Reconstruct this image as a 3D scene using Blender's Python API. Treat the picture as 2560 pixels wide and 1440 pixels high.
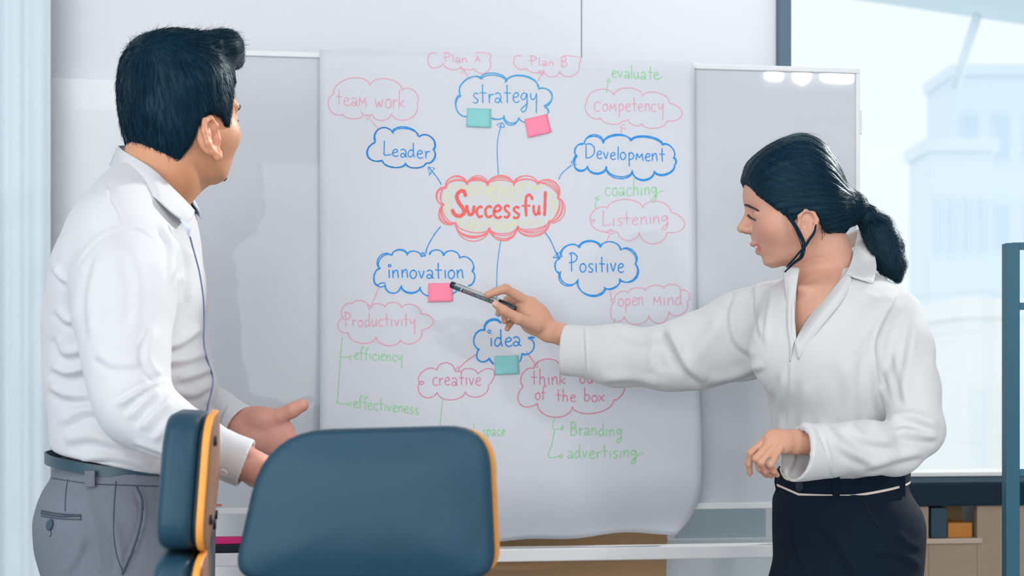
import bpy, bmesh, math, random
import numpy as np
from mathutils import Vector, Matrix
from mathutils.bvhtree import BVHTree
for _o in list(bpy.data.objects): bpy.data.objects.remove(_o)
SC = bpy.context.scene; COL = SC.collection
rnd = random.Random(7); nrs = np.random.RandomState(5)
# ---------------------------------------------------------------- camera, world, lights, exposure
F = 50/36*2560.0; CH = 1.12; HPY = 960.0            # focal length in px, camera height, horizon row
cam = bpy.data.cameras.new('camera'); camo = bpy.data.objects.new('camera', cam); COL.objects.link(camo)
camo.location = (0, 0, CH); camo.rotation_euler = (math.pi/2, 0, 0)
cam.lens = 50; cam.sensor_width = 36; cam.shift_y = (HPY-720)/2560; cam.clip_start = .05; cam.clip_end = 300
cam.dof.use_dof = True; cam.dof.focus_distance = 2.43; cam.dof.aperture_fstop = 4.8
SC.camera = camo
SC.view_settings.view_transform = 'Standard'; SC.view_settings.look = 'None'
SC.view_settings.exposure = 0.1; SC.view_settings.gamma = 1.0; SC.view_settings.use_curve_mapping = False
world = bpy.data.worlds.new('sky'); SC.world = world; world.use_nodes = True
_bg = world.node_tree.nodes['Background']; _bg.inputs[0].default_value = (.93, .985, 1.0, 1); _bg.inputs[1].default_value = 1.0
def area_light(name, loc, rot, sx, sy, power, col=(1, 1, 1)):
    l = bpy.data.lights.new(name, 'AREA'); l.shape = 'RECTANGLE'; l.size = sx; l.size_y = sy; l.energy = power; l.color = col
    o = bpy.data.objects.new(name, l); COL.objects.link(o); o.location = loc; o.rotation_euler = rot; return o
sun = bpy.data.lights.new('sun', 'SUN'); sun.energy = 3.6; sun.angle = .06; sun.color = (1, .96, .9)
suno = bpy.data.objects.new('sun', sun); COL.objects.link(suno)
suno.rotation_euler = Vector((-.72, -.52, -.46)).to_track_quat('-Z', 'Y').to_euler()
area_light('ceiling_panel_light', (-.9, .2, 2.62), (0, 0, 0), 1.2, 1.2, 14, (1, .99, .97))
area_light('ceiling_panel_light', (1.0, .4, 2.62), (0, 0, 0), 1.2, 1.2, 11, (1, .99, .97))
area_light('hair_rim_light', (.85, 3.02, 2.62), (0, 0, .128), 1.2, .16, 5, (1, .99, .97))  # added lamp above and behind the woman, highlights her crown and shoulders
area_light('rear_window_fill', (-.9, -2.5, 1.3), (math.pi/2, 0, 0), 3.8, 2.1, 72, (.97, .985, 1))  # added frontal fill at the rear window, stretched below its sill
area_light('left_fill_light', (-2.25, -1.1, 1.35), (math.pi/2, 0, math.radians(-45)), 1.8, 1.7, 20, (.93, .97, 1))  # added fill standing free before the solid left wall, brightens the board

# ---------------------------------------------------------------- helpers
def V(*a): return np.array(a, float)
def P(px, py, D): return V((px-1280)/F*D, D, CH-(py-HPY)/F*D)
def lin(r, g, b):
    f = lambda c: (c/255/12.92 if c/255 <= .04045 else ((c/255+.055)/1.055)**2.4)
    return (f(r), f(g), f(b), 1)
def proj(v):
    v = np.asarray(v); return np.stack([1280+v[..., 0]/v[..., 1]*F, HPY-(v[..., 2]-CH)/v[..., 1]*F], -1)
def tag(o, label=None, cat=None, group=None, kind=None):
    if label: o['label'] = label
    if cat: o['category'] = cat
    if group: o['group'] = group
    if kind: o['kind'] = kind
    return o
def link(name, me, mat=None, parent=None):
    o = bpy.data.objects.new(name, me); COL.objects.link(o)
    if mat is not None: me.materials.append(mat)
    if parent is not None: o.parent = parent
    return o
def empty(name, loc=(0, 0, 0)):
    o = bpy.data.objects.new(name, None); COL.objects.link(o); o.location = loc; o.empty_display_size = .05; return o
def mk(name, verts, faces, mat=None, parent=None, smooth=True):
    """one mesh object; verts in WORLD coordinates, moved into the parent's frame (parents are only translated/rotated)"""
    me = bpy.data.meshes.new(name)
    verts = np.asarray(verts, float)
    if parent is not None:
        M = np.array(world_matrix(parent).inverted()); verts = verts @ M[:3, :3].T + M[:3, 3]
    me.from_pydata(verts.tolist(), [], [tuple(int(i) for i in f) for f in faces])
    if smooth: me.polygons.foreach_set('use_smooth', [True]*len(me.polygons))
    me.update()
    return link(name, me, mat, parent)
def world_matrix(o):
    m = o.matrix_basis.copy()
    while o.parent: o = o.parent; m = o.matrix_basis @ m
    return m
class MB:
    def __init__(s): s.v = []; s.f = []
    def add(s, v, f):
        n = len(s.v); s.v += [tuple(map(float, p)) for p in v]; s.f += [tuple(i+n for i in q) for q in f]; return s
    def box(s, lo, hi, bev=0.0, R=None, c=None):
        lo = np.array(lo, float); hi = np.array(hi, float)
        bm = bmesh.new(); bmesh.ops.create_cube(bm, size=1)
        for q in bm.verts: q.co = Vector(((lo+hi)/2 + np.array(q.co)*(hi-lo)))
        if bev: bmesh.ops.bevel(bm, geom=list(bm.edges), offset=bev, segments=2, affect='EDGES', profile=.5)
        v = np.array([q.co[:] for q in bm.verts]); bm.verts.index_update()
        f = [[q.index for q in p.verts] for p in bm.faces]; bm.free()
        if R is not None:
            c = (lo+hi)/2 if c is None else np.array(c, float); v = (v-c) @ np.array(R).T + c
        return s.add(v, f)
    def tube(s, pts, rad, n=8, cap=True):
        pts = [np.array(p, float) for p in pts]; m = len(pts)
        rad = [rad]*m if np.isscalar(rad) else list(rad)
        vs = []; u = None
        for i in range(m):
            t = pts[min(i+1, m-1)]-pts[max(i-1, 0)]; t = t/(np.linalg.norm(t)+1e-12)
            if u is None:
                a = V(0, 0, 1) if abs(t[2]) < .9 else V(1, 0, 0); u = np.cross(a, t)
            u = u-t*np.dot(u, t); u = u/(np.linalg.norm(u)+1e-12); w = np.cross(t, u)
            for k in range(n):
                a = 2*math.pi*k/n; vs.append(pts[i]+rad[i]*(math.cos(a)*u+math.sin(a)*w))
        fs = [(i*n+k, i*n+(k+1) % n, (i+1)*n+(k+1) % n, (i+1)*n+k) for i in range(m-1) for k in range(n)]
        if cap: fs += [tuple(range(n))[::-1], tuple((m-1)*n+k for k in range(n))]
        return s.add(vs, fs)
    def build(s, name, mat, parent=None, smooth=False): return mk(name, s.v, s.f, mat, parent, smooth)
def box(name, lo, hi, mat, parent=None, bev=.002, smooth=False): return MB().box(lo, hi, bev).build(name, mat, parent, smooth)
def catmull(pts, n=6, closed=False):
    pts = [np.array(p, float) for p in pts]; m = len(pts)
    if m < 3 and not closed: return np.array([pts[0]+(pts[-1]-pts[0])*t for t in np.linspace(0, 1, n+1)]) if m == 2 else np.array(pts)
    out = []
    for i in range(m if closed else m-1):
        g = (lambda j: pts[j % m]) if closed else (lambda j: pts[min(max(j, 0), m-1)])
        a, b, c, d = g(i-1), g(i), g(i+1), g(i+2)
        for k in range(n):
            t = k/n; out.append(.5*((2*b)+(c-a)*t+(2*a-5*b+4*c-d)*t*t+(3*b-a-3*c+d)*t**3))
    if not closed: out.append(pts[-1])
    return np.array(out)
# ---------------------------------------------------------------- materials
def mat(name, col, rough=.5, spec=.5, metal=0, noise=0, nscale=30, bump=0, bscale=200, sheen=0, sss=0, trans=0, emit=None, estr=1, attr=None, stretch=None, coat=0):
    m = bpy.data.materials.new(name); m.use_nodes = True; nt = m.node_tree; b = nt.nodes['Principled BSDF']
    col = tuple(col) if len(col) == 4 else (*col, 1)
    b.inputs['Base Color'].default_value = col; b.inputs['Roughness'].default_value = rough
    b.inputs['Specular IOR Level'].default_value = spec; b.inputs['Metallic'].default_value = metal
    if coat: b.inputs['Coat Weight'].default_value = coat; b.inputs['Coat Roughness'].default_value = .06
    if sheen: b.inputs['Sheen Weight'].default_value = sheen
    if sss:
        b.inputs['Subsurface Weight'].default_value = sss; b.inputs['Subsurface Radius'].default_value = (.012, .005, .003); b.inputs['Subsurface Scale'].default_value = 1.0
    if trans: b.inputs['Transmission Weight'].default_value = trans
    if emit: b.inputs['Emission Color'].default_value = (*emit[:3], 1); b.inputs['Emission Strength'].default_value = estr
    tc = nt.nodes.new('ShaderNodeTexCoord'); src = tc.outputs['Object']
    if stretch:
        mp = nt.nodes.new('ShaderNodeMapping'); mp.inputs['Scale'].default_value = stretch; nt.links.new(src, mp.inputs['Vector']); src = mp.outputs['Vector']
    base = None
    if attr:
        at = nt.nodes.new('ShaderNodeAttribute'); at.attribute_name = attr; base = at.outputs['Color']; nt.links.new(base, b.inputs['Base Color'])
    if noise:
        n = nt.nodes.new('ShaderNodeTexNoise'); n.inputs['Scale'].default_value = nscale; n.inputs['Detail'].default_value = 4; nt.links.new(src, n.inputs['Vector'])
        mx = nt.nodes.new('ShaderNodeMix'); mx.data_type = 'RGBA'; mx.blend_type = 'MULTIPLY'
        mr = nt.nodes.new('ShaderNodeMapRange'); mr.inputs['To Min'].default_value = 1-noise; mr.inputs['To Max'].default_value = 1+noise
        nt.links.new(n.outputs['Fac'], mr.inputs['Value'])
        cb = nt.nodes.new('ShaderNodeCombineColor')
        for i in range(3): nt.links.new(mr.outputs['Result'], cb.inputs[i])
        mx.inputs['Factor'].default_value = 1
        if base is not None: nt.links.new(base, mx.inputs[6])
        else: mx.inputs[6].default_value = col
        nt.links.new(cb.outputs['Color'], mx.inputs[7]); nt.links.new(mx.outputs[2], b.inputs['Base Color'])
    if bump:
        n2 = nt.nodes.new('ShaderNodeTexNoise'); n2.inputs['Scale'].default_value = bscale; n2.inputs['Detail'].default_value = 3; nt.links.new(src, n2.inputs['Vector'])
        bp = nt.nodes.new('ShaderNodeBump'); bp.inputs['Strength'].default_value = bump; bp.inputs['Distance'].default_value = .002
        nt.links.new(n2.outputs['Fac'], bp.inputs['Height']); nt.links.new(bp.outputs['Normal'], b.inputs['Normal'])
    return m
# ---------------------------------------------------------------- colours of the place
M_WALL = mat('wall_paint', (.75, .768, .80), .6, .3, noise=.012, nscale=3)
M_CEIL = mat('ceiling_paint', (.82, .82, .82), .8)
M_FLOOR = mat('floor_carpet', (.30, .31, .33), .9, noise=.15, nscale=60, bump=.3, bscale=300)
M_BLUEGREY = mat('blue_grey_panel', (.42, .50, .55), .45, .4)
M_PANEL = mat('pale_blue_curtain', (.64, .735, .79), .5, .3)
M_FRAME = mat('dark_window_frame', (.075, .135, .19), .45, .5)
M_DARK = mat('dark_sill', (.004, .018, .036), .6, .2)
M_GLASS = bpy.data.materials.new('window_glass'); M_GLASS.use_nodes = True
_nt = M_GLASS.node_tree; _nt.nodes.clear()
_o = _nt.nodes.new('ShaderNodeOutputMaterial'); _t = _nt.nodes.new('ShaderNodeBsdfTransparent'); _g = _nt.nodes.new('ShaderNodeBsdfGlossy'); _m = _nt.nodes.new('ShaderNodeMixShader'); _lw = _nt.nodes.new('ShaderNodeLayerWeight'); _pw = _nt.nodes.new('ShaderNodeMath'); _fr = _nt.nodes.new('ShaderNodeMath')
_t.inputs[0].default_value = (.97, .99, 1, 1); _g.inputs['Roughness'].default_value = .02; _pw.operation = 'POWER'; _pw.inputs[1].default_value = 5; _fr.operation = 'MULTIPLY_ADD'; _fr.inputs[1].default_value = .96; _fr.inputs[2].default_value = .03; _nt.links.new(_lw.outputs['Facing'], _pw.inputs[0]); _nt.links.new(_pw.outputs[0], _fr.inputs[0])
_nt.links.new(_fr.outputs[0], _m.inputs[0]); _nt.links.new(_t.outputs[0], _m.inputs[1]); _nt.links.new(_g.outputs[0], _m.inputs[2]); _nt.links.new(_m.outputs[0], _o.inputs[0])
M_WHITEMETAL = mat('white_powder_coat', (.80, .81, .82), .35, .5)
M_BOARD = mat('whiteboard_enamel', (.59, .615, .66), .03, .2, noise=.015, nscale=2.5)
M_ALU = mat('satin_aluminium_frame', (.78, .80, .81), .4, .4, noise=.03, nscale=20)
M_PAPER = mat('white_paper', (.665, .69, .745), .85, .2, noise=.008, nscale=4)
M_KRAFT = mat('brown_kraft_board', (.40, .25, .135), .9, .2, noise=.10, nscale=90)
M_BEIGE = mat('beige_laminate', (.36, .27, .19), .6, noise=.06, nscale=6, stretch=(1, 1, 6))
M_ORANGE = mat('orange_carton', (.52, .20, .03), .7)
M_NAVY = mat('navy_binder', (.012, .05, .085), .5)
M_BLACK = mat('black_plastic', (.004, .012, .02), .4)
M_MAGENTA = mat('magenta_felt', (.75, .02, .22), .8, bump=.4, bscale=400)
# ---------------------------------------------------------------- room: the back wall runs parallel to the whiteboard
BA, BB_ = V(-.526, 2.75), V(.71, 2.91)
BU = (BB_-BA)/np.linalg.norm(BB_-BA); BN = V(BU[1], -BU[0])                # along the board, towards the camera
def PL(px, py, off=0.0):
    """point seen at pixel (px, py) on the plane lying `off` metres in front of the board face"""
    d = V((px-1280)/F, 1.0); A = BA+BN*off
    t = np.dot(A, BN)/np.dot(d, BN); q = d*t
    return V(q[0], q[1], CH-(py-HPY)/F*t)
def onb(u, off, z): q = BA+BU*u+BN*off; return V(q[0], q[1], z)            # u metres along the board from A
def ub(px, off=0.0): return float(np.dot(PL(px, 960, off)[:2]-BA, BU))
def slab(name, u0, u1, o0, o1, z0, z1, m, parent=None, bev=.002):
    R = np.array([[BU[0], BN[0], 0], [BU[1], BN[1], 0], [0, 0, 1]])
    mb = MB().box((u0, o0, z0), (u1, o1, z1), bev)
    v = np.array(mb.v) @ R.T + V(BA[0], BA[1], 0)
    f = mb.f if np.linalg.det(R) > 0 else [q[::-1] for q in mb.f]
    return mk(name, v, f, m, parent, False)
WO = -.32                                             # the wall stands this far behind the board
uw_l, uw_seam, uw_r = ub(120, WO)-1.2, ub(1454, WO), ub(1941, WO)
st = lambda o: tag(o, kind='structure')
wb = st(empty('wall_back', onb(0, WO, 0)))
slab('wall_panel', uw_l, uw_seam-.0009, WO-.10, WO, 0.0, 2.7, M_WALL, wb, .0015)
slab('wall_panel', uw_seam+.0009, uw_r, WO-.10, WO, 0.0, 2.7, M_WALL, wb, .0015)
slab('wall_core', uw_l, uw_r-.01, WO-.13, WO-.10, 0, 2.7, M_BLUEGREY, wb)
# lower wall: blue grey recess with pale borders under the board
t1 = st(slab('trim_1', ub(1690, WO), ub(1913, WO), WO-.002, WO+.004, .52, PL(1800, 1346, WO)[2]+.2, M_BLUEGREY, None, .001))
t2 = st(slab('trim_2', ub(1580, WO), uw_r, WO, WO+.012, .30, PL(1800, 1344, WO)[2], mat('pale_grey_panel', (.60, .66, .68), .5), None, .003))
st(box('floor', (-3, -2.6, -.05), (4.2, 4.6, 0), M_FLOOR))
st(slab('ceiling', -2.5, 5.2, WO-.14, 5.6, 2.7, 2.75, M_CEIL))
st(box('wall_left', (-3.1, -2.6, 0), (-3, 3.2, 2.7), M_WALL)); st(box('wall_right_side', (4.2, -2.6, 0), (4.3, 3.4, 2.7), M_WALL))
rear = st(empty('wall_rear', (0, -2.6, 0))); box('wall_panel', (-3, -2.7, 0), (4.2, -2.6, .85), M_WALL, rear); box('wall_panel', (-3, -2.7, 2.45), (4.2, -2.6, 2.7), M_WALL, rear)
for x in (-3, -.6, 1.8, 4.14): box('mullion', (x, -2.7, .85), (x+.06, -2.6, 2.45), M_FRAME, rear)
# ---- left: folds of a pale blue curtain hanging in front of the wall, seen soft
xs = []; D0 = 2.92
def curtain():
    x0, x1 = P(-420, 0, D0)[0], P(124, 0, D0)[0]
    n = 150; vs = []; zt = [2.62, 1.9, 1.2, .6, .04]
    for z in zt:
        for i in range(n+1):
            t = i/n; a = t*2*math.pi*5.2
            vs.append((x0+(x1-x0)*t, D0+.007*math.sin(a)+.0025*math.sin(2.7*a+1), z))
    m = len(zt); fs = [(r*(n+1)+i, (r+1)*(n+1)+i, (r+1)*(n+1)+i+1, r*(n+1)+i+1) for r in range(m-1) for i in range(n)]
    o = mk('fabric', vs, fs, M_PANEL, cur); md = o.modifiers.new('s', 'SOLIDIFY'); md.thickness = .004
cur = empty('curtain', P(-150, 960, D0)*V(1, 1, 0)); tag(cur, 'pale blue curtain hanging in soft folds at the left behind the man', 'curtain')
curtain()
MB().tube([P(-430, 0, D0)*V(1, 1, 0)+V(0, 0, 2.64), P(128, 0, D0)*V(1, 1, 0)+V(0, 0, 2.64)], .012, 10).build('curtain_rail', M_WHITEMETAL, cur, True)
# ---- a low-contrast white panel on the wall left of the board
st(slab('trim_3', ub(126, WO), ub(700, WO), WO, WO+.014, .30, PL(250, 196, WO+.014)[2], mat('warm_white_panel', (.84, .85, .875), .55), None, .004))
# ---------------------------------------------------------------- window wall at the right
win = st(empty('window_1', onb(uw_r, WO, 0)))
uf = ub(1972, WO); zs = PL(2400, 1186, WO)[2]
slab('window_frame', uw_r, uf, WO-.10, WO+.02, 0, 2.7, M_FRAME, win, .003)
slab('window_frame', uf, uf+2.2, WO-.10, WO+.0, zs-.02, zs-.004, M_FRAME, win)
slab('window_frame', uf+1.75, uf+1.80, WO-.10, WO+.02, zs, 2.7, M_FRAME, win)
slab('pane', uf, uf+1.75, WO-.055, WO-.049, zs, 2.7, M_GLASS, win, 0)
slab('window_sill', uf, uf+2.2, WO-.09, WO+.01, zs-.004, zs+.006, M_WHITEMETAL, win)
slab('window_stool', uf, uf+2.2, WO-.10, WO+.03, PL(2400, 1262, WO)[2], zs-.02, M_DARK, win)
st(slab('wall_right', uf+1.80, uf+2.4, WO-.14, WO, 0, 2.7, M_WALL))
st(slab('trim_4', uf, uf+1.8, WO-.16, WO-.12, 0, PL(2400, 1262, WO)[2]-.0, M_BLUEGREY))
# ---- low beige cabinet under the sill with an open cubby
cab = empty('low_cabinet', onb(uf+.4, WO-.03, 0)); tag(cab, 'low beige cabinet under the window sill with an open cubby hole', 'cabinet')
CO = WO+.02; zt = PL(2400, 1262, CO)[2]-.002
ua, ug0, ug1, ue = uf+.01, ub(2322, CO), ub(2443, CO), uf+1.6
z_b = PL(2380, 1346, CO)[2]
slab('cabinet_panel', ua, ug0, CO-.02, CO, .02, zt, M_BEIGE, cab); slab('cabinet_panel', ug1, ue, CO-.02, CO, .02, zt, M_BEIGE, cab)
slab('cabinet_panel', ug0, ug1, CO-.02, CO, .02, z_b-.012, M_BEIGE, cab)
slab('shelf', ug0-.01, ug1+.01, CO-.10, CO+.006, z_b-.012, z_b, mat('pale_edge', (.52, .40, .32), .6), cab)
slab('back_panel', ug0-.01, ug1+.01, CO-.108, CO-.10, z_b-.02, zt, mat('tan_back', (.38, .27, .14), .7), cab)
tag(slab('binder', ub(2330, CO), ub(2371, CO), CO-.095, CO-.005, z_b, zt-.004, M_NAVY, None, .003), 'dark navy binder standing in the cubby of the low beige cabinet', 'binder')
tag(slab('carton', ub(2375, CO), ub(2436, CO), CO-.092, CO-.01, z_b, PL(2400, 1308, CO)[2], M_ORANGE, None, .002), 'small orange carton lying beside the binder in the cubby', 'box')
# ---- dark metal rack at the far right
RD = 2.62
def rx(px): return P(px, 0, RD)[0]
rack = empty('metal_rack', (rx(2526), RD+.2, 0)); tag(rack, 'dark teal metal rack with square posts at the right edge', 'rack')
M_RACK = mat('dark_teal_metal', (.02, .105, .16), .45, .4)
zr = P(0, 609, RD)[2]; pw = .0125
for (x, y) in ((rx(2527), RD), (rx(2527)+.46, RD), (rx(2527)+.46, RD+.36), (rx(2527)+.46, RD)):
    pass
for (x, y) in ((rx(2527), RD), (rx(2527)+.46, RD-.10), (rx(2527)+.50, RD+.26)):
    box('post', (x-pw, y-pw, 0), (x+pw, y+pw, zr), M_RACK, rack, .001)
def bar(p, q, m, par, w=.0065, name='crossbar'):
    p = np.array(p); q = np.array(q); d = q-p; L = np.linalg.norm(d); d /= L; s = np.cross(d, V(0, 0, 1)); s /= np.linalg.norm(s); R = np.stack([d, s, np.cross(s, d)*-1 if np.dot(np.cross(d, s), V(0, 0, 1)) < 0 else np.cross(d, s)], 1)
    mb = MB().box((0, -w, -w), (L, w, w), .0008); v = np.array(mb.v) @ R.T + p
    return mk(name, v, mb.f, m, par, False)
for py in (616, 766, 1181, 1500):
    z = P(0, py, RD)[2]; bar((rx(2527), RD, z), (rx(2527)+.46, RD-.10, z), M_RACK, rack); bar((rx(2527)+.46, RD-.10, z), (rx(2527)+.50, RD+.26, z), M_RACK, rack)
# ---------------------------------------------------------------- outside: canopy, strut and pale blocks of a city in the glare
def outbox(px0, px1, py0, py1, D, dep, m, name, parent=None):
    a = P(px0, py0, D); b = P(px1, py1, D); return box(name, (a[0], D, b[2]), (b[0], D+dep, a[2]), m, parent, .02)
st(box('floor', (-4, 4.9, -12.3), (60, 120, -12), mat('street', (.62, .68, .70), .9)))
can = empty('canopy', (4.5, 9, 0)); tag(can, 'pale grey roof canopy outside the top right of the window', 'canopy')
a = P(2120, -4, 11); b = P(2560, 62, 10); c = P(2900, 112, 9.3); M_CAN = mat('canopy_panel', (.62, .72, .78), .6)
ed = [a, b, c]; nr = [V(q[0]*5/q[1]+.6, 5.2, q[2]+.15) for q in ed]; up_ = [q+V(0, 0, .16) for q in ed]
MB().add(ed+nr+up_, [(0, 1, 4, 3), (1, 2, 5, 4), (0, 6, 7, 1), (1, 7, 8, 2)]).build('canopy_panel', M_CAN, can)
MB().tube([P(2442, 42, 9.6), P(2388, 215, 10.6)], .032, 8).build('strut', mat('strut_paint', (.76, .86, .93), .5), can, True)
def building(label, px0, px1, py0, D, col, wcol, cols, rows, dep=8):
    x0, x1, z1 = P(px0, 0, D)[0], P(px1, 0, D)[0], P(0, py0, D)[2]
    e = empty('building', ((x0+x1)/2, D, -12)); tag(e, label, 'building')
    m = mat('facade', col, .8); w = mat('facade_window', wcol, .3)  # outdoor haze is put into these pale, low-contrast colours
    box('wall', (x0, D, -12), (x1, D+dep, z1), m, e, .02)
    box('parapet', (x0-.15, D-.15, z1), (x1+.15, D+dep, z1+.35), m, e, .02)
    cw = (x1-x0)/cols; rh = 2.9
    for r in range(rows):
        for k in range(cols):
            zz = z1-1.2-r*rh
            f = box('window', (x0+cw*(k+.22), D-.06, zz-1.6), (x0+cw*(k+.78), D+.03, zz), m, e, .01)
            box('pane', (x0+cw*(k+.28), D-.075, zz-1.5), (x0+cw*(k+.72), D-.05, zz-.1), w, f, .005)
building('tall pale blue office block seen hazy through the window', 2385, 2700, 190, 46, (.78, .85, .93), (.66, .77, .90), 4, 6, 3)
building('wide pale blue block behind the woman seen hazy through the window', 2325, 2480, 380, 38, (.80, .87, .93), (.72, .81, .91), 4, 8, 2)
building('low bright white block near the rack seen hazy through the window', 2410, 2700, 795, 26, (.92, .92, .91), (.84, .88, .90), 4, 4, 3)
# ---------------------------------------------------------------- mobile whiteboard
ZB0, ZB1 = .868, 1.765
u0, u1 = ub(372), ub(2148)
wbd = empty('mobile_whiteboard', onb((u0+u1)/2, -.02, 0)); tag(wbd, 'white mobile whiteboard on a stand behind the hung paper sheet', 'whiteboard')
slab('writing_surface', u0+.008, u1-.008, -.012, 0, ZB0+.008, ZB1-.008, M_BOARD, wbd, 0)
slab('back_panel', u0+.008, u1-.008, -.018, -.012, ZB0+.008, ZB1-.008, M_BLUEGREY, wbd, 0)
slab('frame_rail', u0, u1, -.02, .006, ZB1-.011, ZB1, M_ALU, wbd, .002); slab('frame_rail', u0, u1, -.02, .006, ZB0, ZB0+.013, M_ALU, wbd, .002)
slab('frame_rail', u0, u0+.011, -.02, .006, ZB0+.013, ZB1-.011, M_ALU, wbd, .002); slab('frame_rail', u1-.009, u1, -.02, .006, ZB0+.013, ZB1-.011, M_ALU, wbd, .002)
zc = PL(2150, 305)[2]
slab('pivot_knob', u1, u1+.007, -.02, .0, zc-.025, zc+.025, M_ALU, wbd, .002)
CRO = .012; zc1 = PL(1900, 1363, CRO)[2]; zc0 = PL(1900, 1395, CRO)[2]
slab('crossbar', u0+.01, u1-.08, CRO-.045, CRO, zc0, zc1, M_WHITEMETAL, wbd, .0025)
for uu in (u0+.03, u1-.10):
    slab('stand_post', uu-.018, uu+.018, -.055, -.022, .09, ZB1-.25, M_WHITEMETAL, wbd, .003)
    slab('foot', uu-.022, uu+.022, -.30, .26, .055, .09, M_WHITEMETAL, wbd, .004)
    for oo in (-.27, .23):
        q = onb(uu, oo, .0265); MB().tube([q-.012*np.append(BU, 0), q+.012*np.append(BU, 0)], .026, 14).build('caster', M_BLACK, wbd, True)
for k, px in enumerate((543.5, 551)):
    q = PL(px, 1262.5, .0005); MB().tube([q, q+np.append(BN, 0)*.0015], .0022, 8).build('red_mark', mat('red_ink', (.7, .08, .05), .5), wbd)
# ---- eraser on the crossbar
er = empty('board_eraser', onb((ub(500)+ub(650))/2, CRO-.022, zc1)); tag(er, 'magenta and black board eraser lying on the white crossbar', 'eraser')
zm = PL(560, 1361, CRO)[2]; zt_ = PL(560, 1346, CRO)[2]
slab('eraser_body', ub(505), ub(640), CRO-.043, CRO-.001, zc1+.0005, zm, M_BLACK, er, .003)
slab('felt_pad', ub(508), ub(637), CRO-.041, CRO-.003, zm, zt_, M_MAGENTA, er, .002)
# ---- large kraft board leaning behind the stand
kb = [PL(900, 1330, -.15), PL(1684, 1326, -.15), PL(1690, 1300, -.15), PL(900, 1300, -.15)]
zk = PL(1300, 1310, -.15)[2]
uk0, uk1 = ub(905, -.15), ub(1681, -.15)
top0, top1 = onb(uk0, -.20, zk), onb(uk1, -.20, zk); bot0, bot1 = onb(uk0, -.08, .01), onb(uk1-.05, -.08, .01)
n3 = np.append(BN, 0)*.008
k = MB().add([bot0, bot1, top1, top0, bot0+n3, bot1+n3, top1+n3, top0+n3], [(3, 2, 1, 0), (4, 5, 6, 7), (0, 1, 5, 4), (1, 2, 6, 5), (2, 3, 7, 6), (3, 0, 4, 7)]).build('kraft_board', M_KRAFT)
tag(k, 'large brown kraft backing board leaning behind the white stand crossbar', 'board')
# ---- ceiling tubes whose reflection shows along the top right of the board
def reflect_to_ceiling(px, py, zc=2.66):
    p = PL(px, py); d = p-V(0, 0, CH); n = np.append(BN, 0); r = d-2*np.dot(d, n)*n; return p+r*((zc-p[2])/r[2])
M_LAMP = mat('lamp_glow', (1, 1, 1), .5, emit=(1, .98, .95), estr=500)
for i, (pa, pb, r) in enumerate(((1921, 1949, .010), (2000, 2010, .020), (2062, 2126, .016))):
    a, b = reflect_to_ceiling(pa, 187), reflect_to_ceiling(pb, 190)
    e = empty('ceiling_lamp', (a+b)/2+V(0, 0, .04)); tag(e, ['short slim ceiling tube mirrored at the top of the whiteboard', 'round ceiling spot mirrored between two tubes in the whiteboard', 'longest ceiling tube mirrored at the top right of the whiteboard'][i], 'lamp')
    MB().tube([a, b], r*1.5, 12).build('tube', M_LAMP, e, True)
    MB().box(np.minimum(a, b)-V(.05, .05, -.06), np.maximum(a, b)+V(.05, .05, .09), .004).build('housing', M_WHITEMETAL, e)
# ---------------------------------------------------------------- big paper sheet hung over the board
ZP0 = PL(1250, 1352)[2]; ZPT = ZB1+.003
def poff(t, x):
    """distance of the sheet in front of the board; t = metres above the lower edge, x = 0..1 across"""
    o = .0085+.004*math.sin(2.2*x+.4)*(1-min(t/.9, 1))
    o += .030*math.exp(-((t-.17)/.16)**2)*(.55+.45*x)
    if t < .13: o -= (.13-t)**2*2.6*(.8+.35*x)
    return o
_pl, _pr = ub(799), ub(1734)
def pz(v, x):  # v = 0 top .. 1 bottom
    return ZPT+(ZP0-ZPT)*v
def paper_pt(x, t):
    z = ZP0+t; v = (ZPT-z)/(ZPT-ZP0)
    l = _pl+.001*v; r = _pr+.0075*v**1.3
    if t < .10: r -= (.10-t)**2*3.6; l += (.10-t)**2*.3
    zz = z+(.004*math.sin(9*x)+.003*math.sin(23*x+1)+.010*(x-.5))*max(0, 1-t/.25)
    return onb(l+(r-l)*x, poff(t, x), zz)
paper = None
def make_paper():
    nx, tall = 44, ZPT-ZP0; ts = list(np.linspace(0, .24, 22))+list(np.linspace(.27, tall, 22)); vs = []; fs = []
    rows = [[paper_pt(i/nx, t) for i in range(nx+1)] for t in ts]
    top = [paper_pt(i/nx, tall) for i in range(nx+1)]
    b3 = np.append(BN, 0)
    for k, (dz, do) in enumerate(((.002, -.006), (.002, -.028), (-.02, -.031))): rows.append([p+V(0, 0, dz)+b3*do for p in top])
    m = len(rows)
    for r in rows: vs += r
    fs = [(r*(nx+1)+i, r*(nx+1)+i+1, (r+1)*(nx+1)+i+1, (r+1)*(nx+1)+i) for r in range(m-1) for i in range(nx)]
    o = mk('paper_sheet', vs, fs, M_PAPER); md = o.modifiers.new('t', 'SOLIDIFY'); md.thickness = .0004; md.offset = -1
    return o
paper = tag(make_paper(), 'large white paper sheet with a hand-drawn mind map hung over the whiteboard', 'paper')
def PP(px, py, lift=.0005):
    off = .01
    for _ in range(6):
        q = PL(px, py, off); x = (float(np.dot(q[:2]-BA-BN*off, BU))-_pl)/(_pr-_pl); off = poff(max(q[2]-ZP0, 0), min(max(x, 0), 1))
    return PL(px, py, off+lift)
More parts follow.
